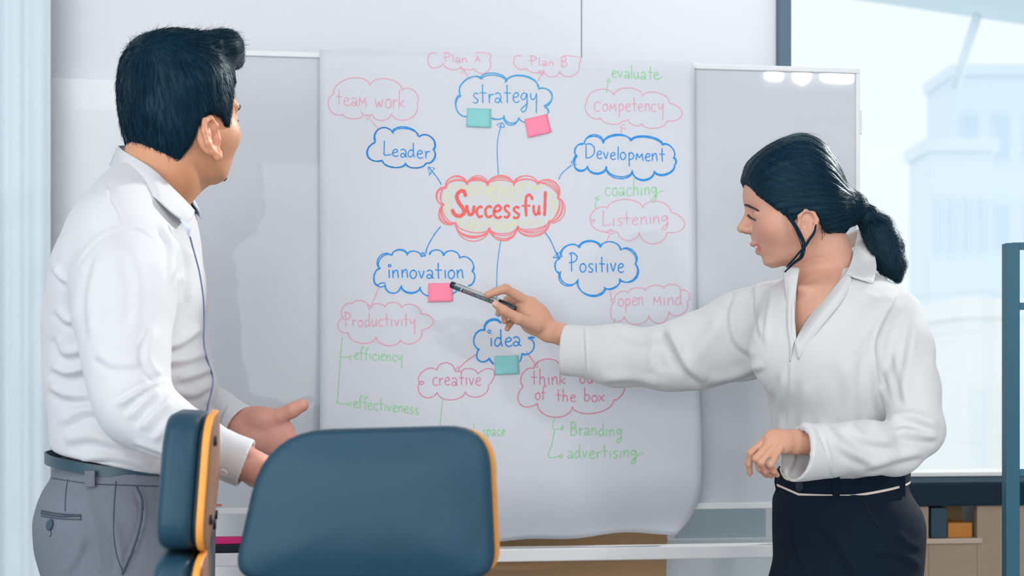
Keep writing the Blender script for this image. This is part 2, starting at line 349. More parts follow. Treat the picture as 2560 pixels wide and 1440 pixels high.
INK = {'pink': mat('pink_ink', lin(233, 166, 184), .7), 'rose': mat('rose_ink', lin(222, 134, 160), .7), 'blue': mat('blue_ink', lin(0, 142, 222), .6), 'sky': mat('light_blue_ink', lin(60, 160, 214), .6),
       'green': mat('green_ink', lin(150, 216, 158), .7), 'red': mat('red_marker_ink', lin(244, 128, 132), .7), 'letter': mat('red_letter_ink', lin(238, 104, 98), .7), 'yellow': mat('yellow_pencil', lin(222, 221, 190), .8)}
LIFT = {'yellow': .0003, 'green': .0005, 'pink': .0006, 'rose': .0006, 'blue': .0007, 'sky': .0007, 'red': .0008, 'letter': .0009}
class Ink:
    """flat ribbons of ink laid on the paper; strokes come as pixel polylines"""
    def __init__(s, colour, w): s.c = colour; s.w = w; s.v = []; s.f = []
    def stroke(s, pts, w=None, smooth=5):
        pts = np.array(pts, float)
        if smooth and len(pts) > 2: pts = catmull(pts, smooth)
        elif len(pts) == 2: pts = np.array([pts[0]+(pts[1]-pts[0])*t for t in np.linspace(0, 1, 4)])
        w = (w or s.w)/2; m = len(pts); n0 = len(s.v); lift = LIFT[s.c]+.00006*((len(s.f) % 7))/7
        d = np.gradient(pts, axis=0); d /= (np.linalg.norm(d, axis=1, keepdims=True)+1e-9); nn = np.stack([-d[:, 1], d[:, 0]], 1)
        for i in range(m):
            ww = w*(.72 if i in (0, m-1) else 1)*(1+.12*math.sin(i*1.7+n0))
            s.v.append(PP(*(pts[i]+nn[i]*ww), lift)); s.v.append(PP(*(pts[i]-nn[i]*ww), lift))
        s.f += [(n0+2*i, n0+2*i+1, n0+2*i+3, n0+2*i+2) for i in range(m-1)]
        return s
    def dot(s, x, y, r):
        return s.stroke([(x-r*.5, y), (x+r*.5, y)], r*1.6)
    def build(s, name, label=None):
        o = mk(name, s.v, s.f, INK[s.c], paper, False)
        if label: o['label'] = label
        return o
Z1, Z2, Z3, Z4, Z5, Z6, Z7, Z8 = (800, 110, 4.5), (1060, 110, 4.2357), (1420, 150, 4.5), (1070, 410, 6.262), (830, 600, 5.142), (1380, 440, 3.6917), (830, 860, 4.2356), (1170, 780, 3.6)
def zp(Z, pts): return [(Z[0]+x/Z[2], Z[1]+y/Z[2]) for x, y in pts]
def cloud(ink, Z, cus, closed=True, reps=1, jit=6, w=None, cen=None):
    """cusps (x, y, bulge) in zoom coordinates; each arc bulges outward by `bulge`; None leaves a gap"""
    cxy = np.mean([(c[0], c[1]) for c in cus], 0) if cen is None else np.array(cen, float)
    for rep in range(reps):
        n = len(cus)
        for i in range(n if closed else n-1):
            x, y, h = cus[i][:3]
            if h is None: continue
            A = np.array((x, y), float); B = np.array(cus[(i+1) % n][:2], float)
            if rep:
                A += [rnd.uniform(-jit, jit), rnd.uniform(-jit, jit)]; B += [rnd.uniform(-jit, jit), rnd.uniform(-jit, jit)]; h = h*(1+rnd.uniform(-.16, .18))
            ch = B-A; nn = np.array((-ch[1], ch[0])); nn /= np.linalg.norm(nn)+1e-9
            if np.dot(nn, (A+B)/2-cxy) < 0: nn = -nn
            pts = [A+ch*(.5-.5*math.cos(math.pi*t))+nn*h*math.sin(math.pi*t) for t in np.linspace(0, 1, 11)]
            k = np.array((B-A))/(np.linalg.norm(B-A)+1e-9)
            pts = [pts[0]-nn*min(h*.15, 12)]+pts if False else pts
            ink.stroke(zp(Z, pts), w, 2)
    return ink
# stroke alphabet: x to the right, y up, x-height 1, capitals about 2
GL = {
 'a': (.86, [[(.1, .84), (.34, 1.0), (.6, .84), (.64, .4), (.45, .05), (.2, .04), (.1, .26), (.3, .48), (.52, .36), (.66, .1), (.8, .02)]]),
 'b': (.85, [[(.15, 2.0), (.13, 1.0), (.13, .04)], [(.13, .75), (.4, .98), (.68, .7), (.62, .25), (.36, .02), (.13, .12)]]),
 'c': (.82, [[(.7, .86), (.45, 1.0), (.16, .75), (.14, .3), (.38, .0), (.74, .16)]]),
 'd': (.9, [[(.6, .85), (.34, .98), (.1, .6), (.14, .15), (.36, .02), (.6, .4)], [(.62, 1.95), (.63, .9), (.66, .35), (.78, .0)]]),
 'e': (.8, [[(.14, .5), (.5, .58), (.64, .8), (.42, 1.0), (.16, .72), (.14, .25), (.4, .0), (.72, .14)]]),
 'f': (.7, [[(.72, 1.75), (.52, 2.0), (.34, 1.6), (.3, .7), (.28, -.1)], [(.04, .98), (.62, 1.0)]]),
 'g': (.9, [[(.66, .9), (.36, 1.0), (.12, .66), (.28, .36), (.55, .5), (.68, .92), (.7, .2), (.6, -.6), (.32, -.85), (.14, -.6), (.4, -.3), (.8, .0)]]),
 'h': (.88, [[(.16, 1.95), (.15, 1.0), (.14, .0)], [(.15, .6), (.4, .98), (.6, .8), (.64, .3), (.7, .0)]]),
 'i': (.42, [[(.2, 1.0), (.2, .5), (.22, .0)], [(.2, 1.5), (.22, 1.46)]]),
 'j': (.42, [[(.2, 1.0), (.2, .4), (.22, -.25)], [(.2, 1.55), (.22, 1.5)]]),
 'k': (.82, [[(.16, 1.9), (.15, 1.0), (.14, .0)], [(.68, .85), (.2, .42)], [(.24, .46), (.72, .1)]]),
 'l': (.36, [[(.18, 1.95), (.18, 1.0), (.18, .0)]]),
 'm': (1.1, [[(.12, .0), (.16, .6), (.22, 1.0)], [(.22, 1.0), (.36, .55), (.5, .35)], [(.5, .35), (.66, .7), (.8, 1.0)], [(.8, 1.0), (.84, .5), (.94, -.05)]]),
 'n': (.88, [[(.14, 1.0), (.16, .5), (.18, .02)], [(.18, .55), (.4, .96), (.6, .9), (.66, .4), (.7, .02)]]),
 'o': (.86, [[(.5, .95), (.2, .85), (.1, .4), (.3, .02), (.6, .12), (.72, .6), (.5, .96), (.36, .9)]]),
 'p': (.88, [[(.16, 1.0), (.18, .2), (.2, -.85)], [(.17, .7), (.42, 1.0), (.7, .7), (.6, .22), (.2, .06)]]),
 'r': (.68, [[(.14, 1.0), (.16, .5), (.18, .0)], [(.17, .5), (.34, .9), (.6, .9)]]),
 's': (.76, [[(.64, .88), (.4, 1.0), (.18, .78), (.36, .52), (.6, .3), (.44, .0), (.12, .1)]]),
 't': (.78, [[(.36, 1.85), (.36, 1.0), (.4, .0)], [(.04, 1.02), (.72, .98)]]),
 'u': (.86, [[(.14, 1.0), (.14, .4), (.34, .02), (.58, .3), (.66, .95)], [(.66, 1.0), (.66, .4), (.74, .0)]]),
 'v': (.78, [[(.08, 1.0), (.22, .5), (.36, .04)], [(.36, .04), (.5, .5), (.62, 1.0)]]),
 'w': (1.05, [[(.08, 1.0), (.16, .5), (.28, .04)], [(.28, .04), (.42, .4), (.5, .7)], [(.5, .7), (.6, .3), (.7, .06)], [(.7, .06), (.84, .5), (.92, .96)]]),
 'x': (.85, [[(.1, .9), (.4, .5), (.7, .04)], [(.74, .95), (.4, .45), (.1, .02)]]),
 'y': (.85, [[(.12, 1.0), (.14, .55), (.32, .3), (.55, .55), (.66, .95)], [(.68, 1.0), (.68, .2), (.66, -1.1)]]),
 'A': (1.1, [[(.1, .0), (.3, .9), (.5, 1.6)], [(.5, 1.6), (.7, .8), (.92, .1)], [(.2, .55), (.82, .62)]]),
 'B': (1.1, [[(.2, 1.7), (.2, .9), (.22, -.1)], [(.08, 1.7), (.5, 1.75), (.78, 1.4), (.55, 1.0), (.25, .92)], [(.25, .92), (.7, .85), (.86, .4), (.6, .0), (.1, -.08)]]),
 'C': (1.0, [[(.84, 1.0), (.55, 1.25), (.16, .95), (.14, .35), (.42, .0), (.84, .1)]]),
 'D': (1.35, [[(.16, 1.75), (.16, .9), (.16, .0)], [(.02, 1.85), (.5, 2.1), (1.05, 1.7), (1.1, .8), (.7, .2), (.16, .0)]]),
 'L': (1.0, [[(.2, 2.1), (.18, 1.2), (.16, .1)], [(.16, .1), (.5, .12), (.95, .25)]]),
 'P': (1.1, [[(.3, 2.1), (.32, 1.0), (.34, .0)], [(.06, 2.0), (.45, 2.15), (.9, 1.75), (.75, 1.25), (.35, 1.05), (.05, 1.05)]]),
}
def word(ink, text, x0, x1, y0, y1, xh, w=None):
    adv = sum(GL[c][0] for c in text); sx = (x1-x0)/adv; x = 0
    for c in text:
        a, strokes = GL[c]; jx, jy, js = rnd.uniform(-.05, .05), rnd.uniform(-.05, .05), rnd.uniform(.94, 1.06)
        for s in strokes:
            pts = []
            for (gx, gy) in s:
                X = x0+(x+gx+jx)*sx; Y = y0+(y1-y0)*((x+gx)/adv)-(gy*js+jy)*xh; pts.append((X, Y))
            ink.stroke(pts, w, 5 if len(pts) > 2 else 0)
        x += a
    return ink
def letter(text, colour, w, x0, x1, y0, y1, xh): return word(Ink(colour, w), text, x0, x1, y0, y1, xh).build('lettering')
def CL(colour, w, Z, cus, closed=True, **k):
    # one object per unbroken run of arcs
    n = len(cus); k.setdefault('cen', np.mean([(c[0], c[1]) for c in cus], 0))
    if all(c[2] is not None for c in cus): return cloud(Ink(colour, w), Z, cus, closed=closed, **k).build('cloud_drawing')
    m = n if closed else n-1; st_ = next(i for i in range(n) if cus[i][2] is None)+1; run = []
    for j in range(n+1):
        i = (st_+j) % n; c = cus[i]; run.append(c)
        if c[2] is None or (not closed and i == n-1):
            if len(run) > 1: cloud(Ink(colour, w), Z, run, closed=False, **k).build('cloud_drawing')
            run = []
# yellow pencil hatching and the red cloud in the middle
SUC = [(280, 370, 150), (610, 320, 118), (935, 330, 138), (1350, 330, 128), (1710, 310, 150), (2030, 520, 130), (1900, 895, 150), (1395, 970, 185), (960, 1000, 205), (430, 920, 150), (250, 630, 120)]
def inside(x, y, poly):
    c = False; j = len(poly)-1
    for i in range(len(poly)):
        if (poly[i][1] > y) != (poly[j][1] > y) and x < (poly[j][0]-poly[i][0])*(y-poly[i][1])/(poly[j][1]-poly[i][1])+poly[i][0]: c = not c
        j = i
    return c
hat = Ink('yellow', 4.2); PO = [(290, 360), (450, 270), (620, 330), (800, 265), (935, 330), (1150, 250), (1350, 320), (1550, 260), (1700, 330), (1850, 300), (1960, 400), (2030, 560), (2040, 700), (1900, 880), (1700, 1020), (1400, 960), (1200, 1110), (960, 1000), (700, 1140), (440, 920), (230, 780), (260, 630), (220, 500)]
for k in range(-60, 110):
    a = np.array((k*36.0+rnd.uniform(-8, 8), 1200.0)); d = np.array((math.cos(1.02), -math.sin(1.02)))
    run = []
    for t in np.arange(0, 1150, 22):
        q = a+d*t; txt = (360 < q[0] < 1880 and 610 < q[1] < 850) or (400 < q[0] < 620 and 400 < q[1] < 840) or (1480 < q[0] < 1880 and 430 < q[1] < 840)
        if inside(q[0], q[1], PO) and not txt and rnd.random() > .09: run.append(q)
        else:
            if len(run) > 2: hat.stroke(zp(Z4, [run[0], run[-1]]), rnd.uniform(2.4, 4.6), 0)
            run = []
hat.build('hatching', 'pale yellow pencil hatching inside the red cloud')
ic = Ink('red', 2.3)
for h, j in ((.55, 8), (.74, 16), (.92, 16), (1.08, 14), (1.24, 18)):
    cus = [(x+rnd.uniform(-j, j), y+rnd.uniform(-j, j), b*h*rnd.uniform(.9, 1.12)) for x, y, b in SUC]; cloud(ic, Z4, cus, cen=(1150, 640))
ic.build('cloud_drawing', 'red cloud of several loose strokes')
il = Ink('letter', 6)
for ch, xa, xb, yb, xh, w in (('c', 750, 870, 830, 165, 6), ('c', 872, 1015, 828, 165, 6.2), ('e', 1010, 1175, 845, 205, 6.4), ('s', 1165, 1300, 845, 185, 6), ('s', 1300, 1450, 843, 180, 6), ('u', 1635, 1775, 800, 155, 6)):
    word(il, ch, Z4[0]+xa/Z4[2], Z4[0]+xb/Z4[2], Z4[1]+yb/Z4[2], Z4[1]+yb/Z4[2], xh/Z4[2], w)
il.stroke(zp(Z4, [(590, 510), (560, 425), (500, 430), (450, 500), (480, 600), (545, 690), (565, 760), (500, 815), (420, 790), (375, 705)]), 9, 5)
il.stroke(zp(Z4, [(605, 640), (615, 720), (650, 790), (700, 770), (725, 650)]), 8, 5); il.stroke(zp(Z4, [(725, 650), (725, 720), (730, 770)]), 5, 5)
il.stroke(zp(Z4, [(1640, 560), (1590, 480), (1540, 520), (1530, 660), (1540, 820)]), 6.5, 5); il.stroke(zp(Z4, [(1465, 655), (1600, 650)]), 5)
il.stroke(zp(Z4, [(1838, 425), (1832, 620), (1824, 812)]), 7, 5)
il.build('lettering', 'thick red word in the middle cloud')
# blue clouds
CL('blue', 2.9, Z1, [(620, 1105, 112), (820, 1000, 72), (1110, 1045, 92), (1270, 1190, 55), (1195, 1335, 55), (970, 1345, 62), (700, 1305, 140)], reps=2, jit=13)
CL('sky', 2.9, Z2, [(385, 535, 95), (610, 375, 58), (870, 400, 95), (1215, 470, 112), (1275, 668, 22), (1305, 740, None), (1070, 830, 6), (1000, 785, 84), (845, 765, 26), (715, 780, None), (455, 765, 85)], reps=2, jit=13, cen=(850, 600))
CL('blue', 2.9, Z3, [(180, 945, 85), (395, 940, 76), (715, 910, 64), (1060, 960, 66), (1185, 1105, 22), (1195, 1180, 70), (970, 1245, 100), (725, 1245, 92), (430, 1195, 80), (220, 1190, 64), (70, 1160, 12), (100, 1075, 56)], reps=2, jit=13, cen=(640, 1080))
CL('blue', 2.9, Z5, [(620, 370, 84), (765, 200, 65), (965, 190, 60), (1145, 215, None), (1250, 190, 66), (1435, 195, 76), (1640, 235, 92), (1795, 400, 62), (1750, 590, None), (1600, 650, 4), (1555, 690, None), (1240, 715, 30), (1135, 600, 92), (890, 590, 104), (685, 570, 26), (595, 585, 66)], reps=2, jit=13, cen=(1190, 430))
CL('blue', 2.9, Z6, [(90, 740, 66), (255, 665, 58), (443, 660, 66), (630, 685, 62), (765, 810, 92), (620, 955, 48), (490, 1030, 104), (235, 960, 90), (70, 890, 42), (65, 770, None)], reps=2, jit=13, cen=(410, 840))
CL('blue', 3.4, Z8, [(300, 100, 70), (150, 165, 72), (100, 335, 78), (195, 415, 6), (235, 465, None), (462, 450, 6), (485, 375, 62), (572, 250, None), (600, 225, 4), (545, 240, None)], closed=False, reps=2, jit=7, cen=(320, 270))
# pink clouds
CL('pink', 2.2, Z1, [(155, 560, 130), (563, 465, 103), (922, 522, 85), (1090, 660, 135), (800, 780, 74), (592, 790, 8), (490, 795, 48), (262, 790, 116)])
CL('pink', 2.2, Z2, [(540, 95, 8), (700, 105, 14), (690, 160, 105), (525, 258, 24), (390, 235, 52), (205, 200, 105), (60, 110, 12), (135, 100, None)], closed=False, cen=(400, 170))
CL('pink', 2.2, Z2, [(1470, 130, 12), (1655, 150, 12), (1640, 205, 100), (1435, 285, 66), (1270, 280, 40), (1085, 250, 70), (965, 135, 10), (1030, 130, None)], closed=False, cen=(1330, 200))
CL('pink', 2.2, Z3, [(215, 470, 105), (515, 400, 92), (840, 410, 84), (1140, 485, 160), (1110, 685, 70), (830, 710, 48), (680, 665, 6), (600, 690, 50), (370, 650, 84)])
CL('pink', 2.2, Z6, [(360, 420, 62), (512, 300, 84), (838, 298, 84), (1095, 335, 150), (1060, 520, 108), (805, 515, 78), (610, 520, 6), (545, 490, 52)])
CL('pink', 2.2, Z6, [(580, 1150, 46), (700, 1080, 40), (860, 1062, 42), (1033, 1040, 50), (1185, 1055, 55), (1245, 1160, 82), (1075, 1250, 92), (893, 1285, 80), (668, 1295, 66), (545, 1260, 14)])
CL('pink', 2.4, Z5, [(150, 1000, 78), (260, 820, 76), (480, 890, None), (515, 850, 42), (680, 870, 72), (895, 875, 85), (1140, 950, 158), (1150, 1150, 115), (880, 1280, 96), (570, 1240, 112), (210, 1190, 108)])
CL('rose', 2.3, Z7, [(925, 410, 78), (1110, 280, 90), (1300, 295, 8), (1370, 300, 50), (1540, 318, 150), (1655, 440, 90), (1410, 500, 87), (1115, 510, 110)])
CL('rose', 2.6, Z8, [(610, 480, 50), (812, 465, 14), (1000, 410, 60), (1250, 470, 90), (1405, 660, 34), (1310, 790, 92), (940, 850, 112), (625, 820, 125), (500, 670, 66), (595, 510, 4)])
# words
letter('team', 'pink', 2.2, 840, 920, 262, 266, 21); letter('work', 'pink', 2.2, 937, 1014, 270, 271, 24)
letter('Leader', 'blue', 2.8, 955, 1077, 390, 396, 19)
letter('strategy', 'sky', 2.8, 1178, 1346, 257, 257, 25)
letter('Plan', 'pink', 2.1, 1106, 1171, 155, 157, 11); letter('A', 'pink', 2.1, 1186, 1204, 155, 155, 10)
letter('Plan', 'pink', 2.1, 1322, 1388, 163, 166, 11.5); letter('B', 'pink', 2.1, 1400, 1422, 165, 166, 13)
letter('evaluate', 'green', 2.4, 1527, 1650, 193, 199, 17); Ink('green', 2.2).stroke([(1640, 199), (1648, 197), (1657, 191)]).build('lettering')
letter('Competency', 'pink', 2.2, 1485, 1660, 277, 279, 19)
letter('Development', 'blue', 2.7, 1461, 1664, 396, 404, 18.5)
letter('innovation', 'blue', 3.1, 968, 1162, 696, 696, 21.5); Ink('blue', 2.6).stroke([(970, 664), (974, 661), (978, 664), (974, 667.5), (970, 664)]).build('lettering')
letter('Productivity', 'pink', 2.4, 858, 1040, 817, 815, 18)
letter('coaching', 'green', 2.4, 1511, 1645, 490, 488, 20); Ink('green', 2.4).stroke([(1634, 490), (1645, 481), (1660, 476)]).build('lettering')
letter('Listening', 'pink', 2.2, 1504, 1675, 566, 558, 19)
letter('Positive', 'blue', 3.0, 1420, 1562, 680, 681, 22)
letter('open', 'pink', 2.3, 1543, 1611, 766, 763, 19.5); letter('mind', 'pink', 2.3, 1630, 1709, 764, 763, 20)
letter('efficiency', 'green', 2.4, 885, 1008, 899, 904, 16.5); letter('effectiveness', 'green', 2.4, 882, 1048, 1019, 1036, 16.5)
letter('creative', 'rose', 2.4, 1079, 1205, 964, 963, 20)
letter('space', 'green', 2.2, 1206, 1264, 1089, 1089, 15); letter('d', 'green', 2.2, 1230, 1246, 1184, 1184, 16)
letter('think', 'rose', 2.6, 1327, 1417, 962, 962, 20); letter('out', 'rose', 2.6, 1448, 1500, 959, 959, 19)
letter('of', 'rose', 2.6, 1336, 1366, 999, 999, 18); letter('the', 'rose', 2.6, 1388, 1441, 1003, 1004, 17); letter('box', 'rose', 2.6, 1458, 1514, 1004, 1004, 17)
letter('Branding', 'green', 2.4, 1424, 1557, 1087, 1091, 18); letter('advertising', 'green', 2.4, 1417, 1594, 1146, 1144, 18)
Ink('green', 2.2).stroke([(1582, 1147), (1595, 1138), (1610, 1131)]).build('lettering')
letter('idea', 'blue', 3.4, 1222, 1306, 866, 865, 22); Ink('blue', 2.6).stroke([(1219, 829), (1223, 825), (1227, 829), (1223, 833), (1219, 829)]).build('lettering')
# arrows
def arrow(colour, w, *lines): 
    k = Ink(colour, w)
    for l in lines: k.stroke(l, None, 5 if len(l) != 4 or l[0] != l[-1] else 0)
    return k.build('arrow_drawing')
arrow('sky', 2.2, [(1246, 438), (1243, 380), (1245, 345), (1253, 313)], [(1241, 313), (1255, 307), (1261, 318), (1246, 316)], [(1255, 307), (1249, 318)])
arrow('blue', 2.4, zp(Z4, [(210, 325), (150, 220), (65, 115), (0, 45)]), zp(Z4, [(0, 45), (105, 65), (20, 160), (0, 45)]), zp(Z4, [(60, 115), (15, 185)]))
arrow('blue', 2.2, [(1396, 449), (1406, 432), (1431, 411)], [(1427, 406), (1436, 399), (1441, 413), (1427, 406)], [(1436, 404), (1443, 388)])
arrow('blue', 2.6, [(1102, 566), (1086, 586), (1070, 614), (1064, 632)], zp(Z5, [(1150, 165), (1220, 160), (1180, 210), (1150, 165)]), zp(Z5, [(1170, 170), (1200, 200), (1160, 208)]))
arrow('sky', 2.2, [(1252, 602), (1246, 640), (1242, 690), (1242, 790)], [(1238, 784), (1246, 792), (1251, 786)])
arrow('blue', 2.4, [(1361, 579), (1377, 602), (1394, 642)], zp(Z6, [(75, 700), (10, 750), (75, 765), (75, 700)]), zp(Z6, [(10, 755), (100, 745)]), zp(Z6, [(45, 700), (70, 770)]))
arrow('pink', 2.2, zp(Z1, [(655, 950), (555, 840)]), zp(Z1, [(522, 800), (575, 800), (525, 858), (522, 800)]), zp(Z1, [(460, 755), (485, 795), (520, 803)]))
arrow('pink', 2.2, zp(Z2, [(490, 375), (410, 265)]), zp(Z2, [(395, 250), (440, 270), (395, 315), (395, 250)]))
arrow('pink', 2.2, zp(Z2, [(1200, 395), (1262, 295)]), zp(Z2, [(1215, 285), (1275, 280), (1260, 335), (1215, 285)]))
arrow('pink', 2.2, zp(Z3, [(588, 845), (605, 770)]), zp(Z3, [(582, 755), (630, 720), (650, 775), (582, 755)]))
arrow('pink', 2.2, zp(Z5, [(612, 590), (510, 830)]), zp(Z5, [(450, 838), (520, 830), (485, 905), (450, 838)]), zp(Z5, [(490, 850), (520, 860)]))
arrow('pink', 2.2, zp(Z6, [(495, 628), (537, 528)]), zp(Z6, [(497, 522), (540, 503), (572, 535), (497, 522)]), zp(Z6, [(370, 432), (395, 410), (372, 402), (360, 425)]))
arrow('pink', 2.2, zp(Z6, [(535, 1060), (553, 1140)]), zp(Z6, [(535, 1150), (580, 1130), (572, 1180), (535, 1150)]))
arrow('rose', 2.3, zp(Z7, [(1535, 105), (1430, 175), (1340, 260)]), zp(Z7, [(1310, 265), (1335, 230), (1355, 280), (1310, 265)]), zp(Z7, [(925, 410), (955, 392), (972, 410), (950, 428), (925, 420)]))
arrow('rose', 2.4, zp(Z8, [(520, 350), (610, 475)]), zp(Z8, [(590, 485), (625, 460), (625, 500), (590, 485)]))
arrow('green', 2.2, zp(Z3, [(430, 375), (455, 235)]), zp(Z3, [(438, 240), (460, 208), (487, 250), (438, 240)]))
arrow('green', 2.4, zp(Z6, [(415, 310), (398, 265), (425, 200)]), zp(Z6, [(395, 205), (435, 183), (440, 218), (395, 205)]))
arrow('green', 2.4, zp(Z6, [(585, 1315), (558, 1402)]), zp(Z6, [(558, 1402), (533, 1402)]))
arrow('green', 2.2, [(856, 840), (851, 893), (844, 995), (843, 1004), (848, 1008), (869, 1010)], zp(Z7, [(90, 140), (190, 142)]), zp(Z7, [(185, 122), (215, 128), (192, 178), (185, 122)]), zp(Z7, [(170, 635), (185, 618), (205, 635), (185, 655), (170, 635)]))
arrow('green', 2.2, zp(Z7, [(1172, 577), (1160, 700), (1143, 870)]), [(1134, 1059), (1136, 1068)], [(1184, 1056), (1185, 1072)])
arrow('green', 2.2, zp(Z8, [(780, 935), (765, 1050), (835, 1046)]), zp(Z8, [(780, 1060), (757, 1180), (725, 1303), (825, 1297)]), zp(Z8, [(838, 1046), (850, 1026), (860, 1046), (845, 1064), (838, 1046)]), zp(Z8, [(822, 1298), (842, 1280), (850, 1300), (835, 1315), (822, 1298)]))
# ---------------------------------------------------------------- sticky notes
M_TEAL = mat('teal_note', lin(140, 206, 206), .8); M_PINKN = mat('pink_note', lin(255, 140, 170), .8, noise=.02, nscale=30)
def note(corners, m, label):
    a, b, c, d = corners; vs = []; n = 6
    for j in range(n+1):
        for i in range(n+1):
            s, t = i/n, j/n
            px = (a[0]*(1-s)+b[0]*s)*(1-t)+(d[0]*(1-s)+c[0]*s)*t; py = (a[1]*(1-s)+b[1]*s)*(1-t)+(d[1]*(1-s)+c[1]*s)*t
            vs.append(PP(px, py, .0016+.003*t*t))
    fs = [(j*(n+1)+i, (j+1)*(n+1)+i, (j+1)*(n+1)+i+1, j*(n+1)+i+1) for j in range(n) for i in range(n)]
    o = mk('sticky_note', vs, fs, m); md = o.modifiers.new('t', 'SOLIDIFY'); md.thickness = .0003; md.offset = -1
    tag(o, label, 'sticky note', 'blank sticky notes on the mind map')
note([(1168, 270), (1228, 272), (1227, 319), (1166, 316)], M_TEAL, 'teal sticky note at the lower left of the top blue cloud')
note([(1311, 298), (1368, 285), (1379, 330), (1321, 344)], M_PINKN, 'tilted pink sticky note at the lower right of the top blue cloud')
note([(1071, 708), (1132, 707), (1132, 753), (1071, 755)], M_PINKN, 'straight pink sticky note under the tip of the marker pen')
note([(1236, 890), (1296, 888), (1298, 934), (1238, 937)], M_TEAL, 'teal sticky note under the small blue cloud below the hand')
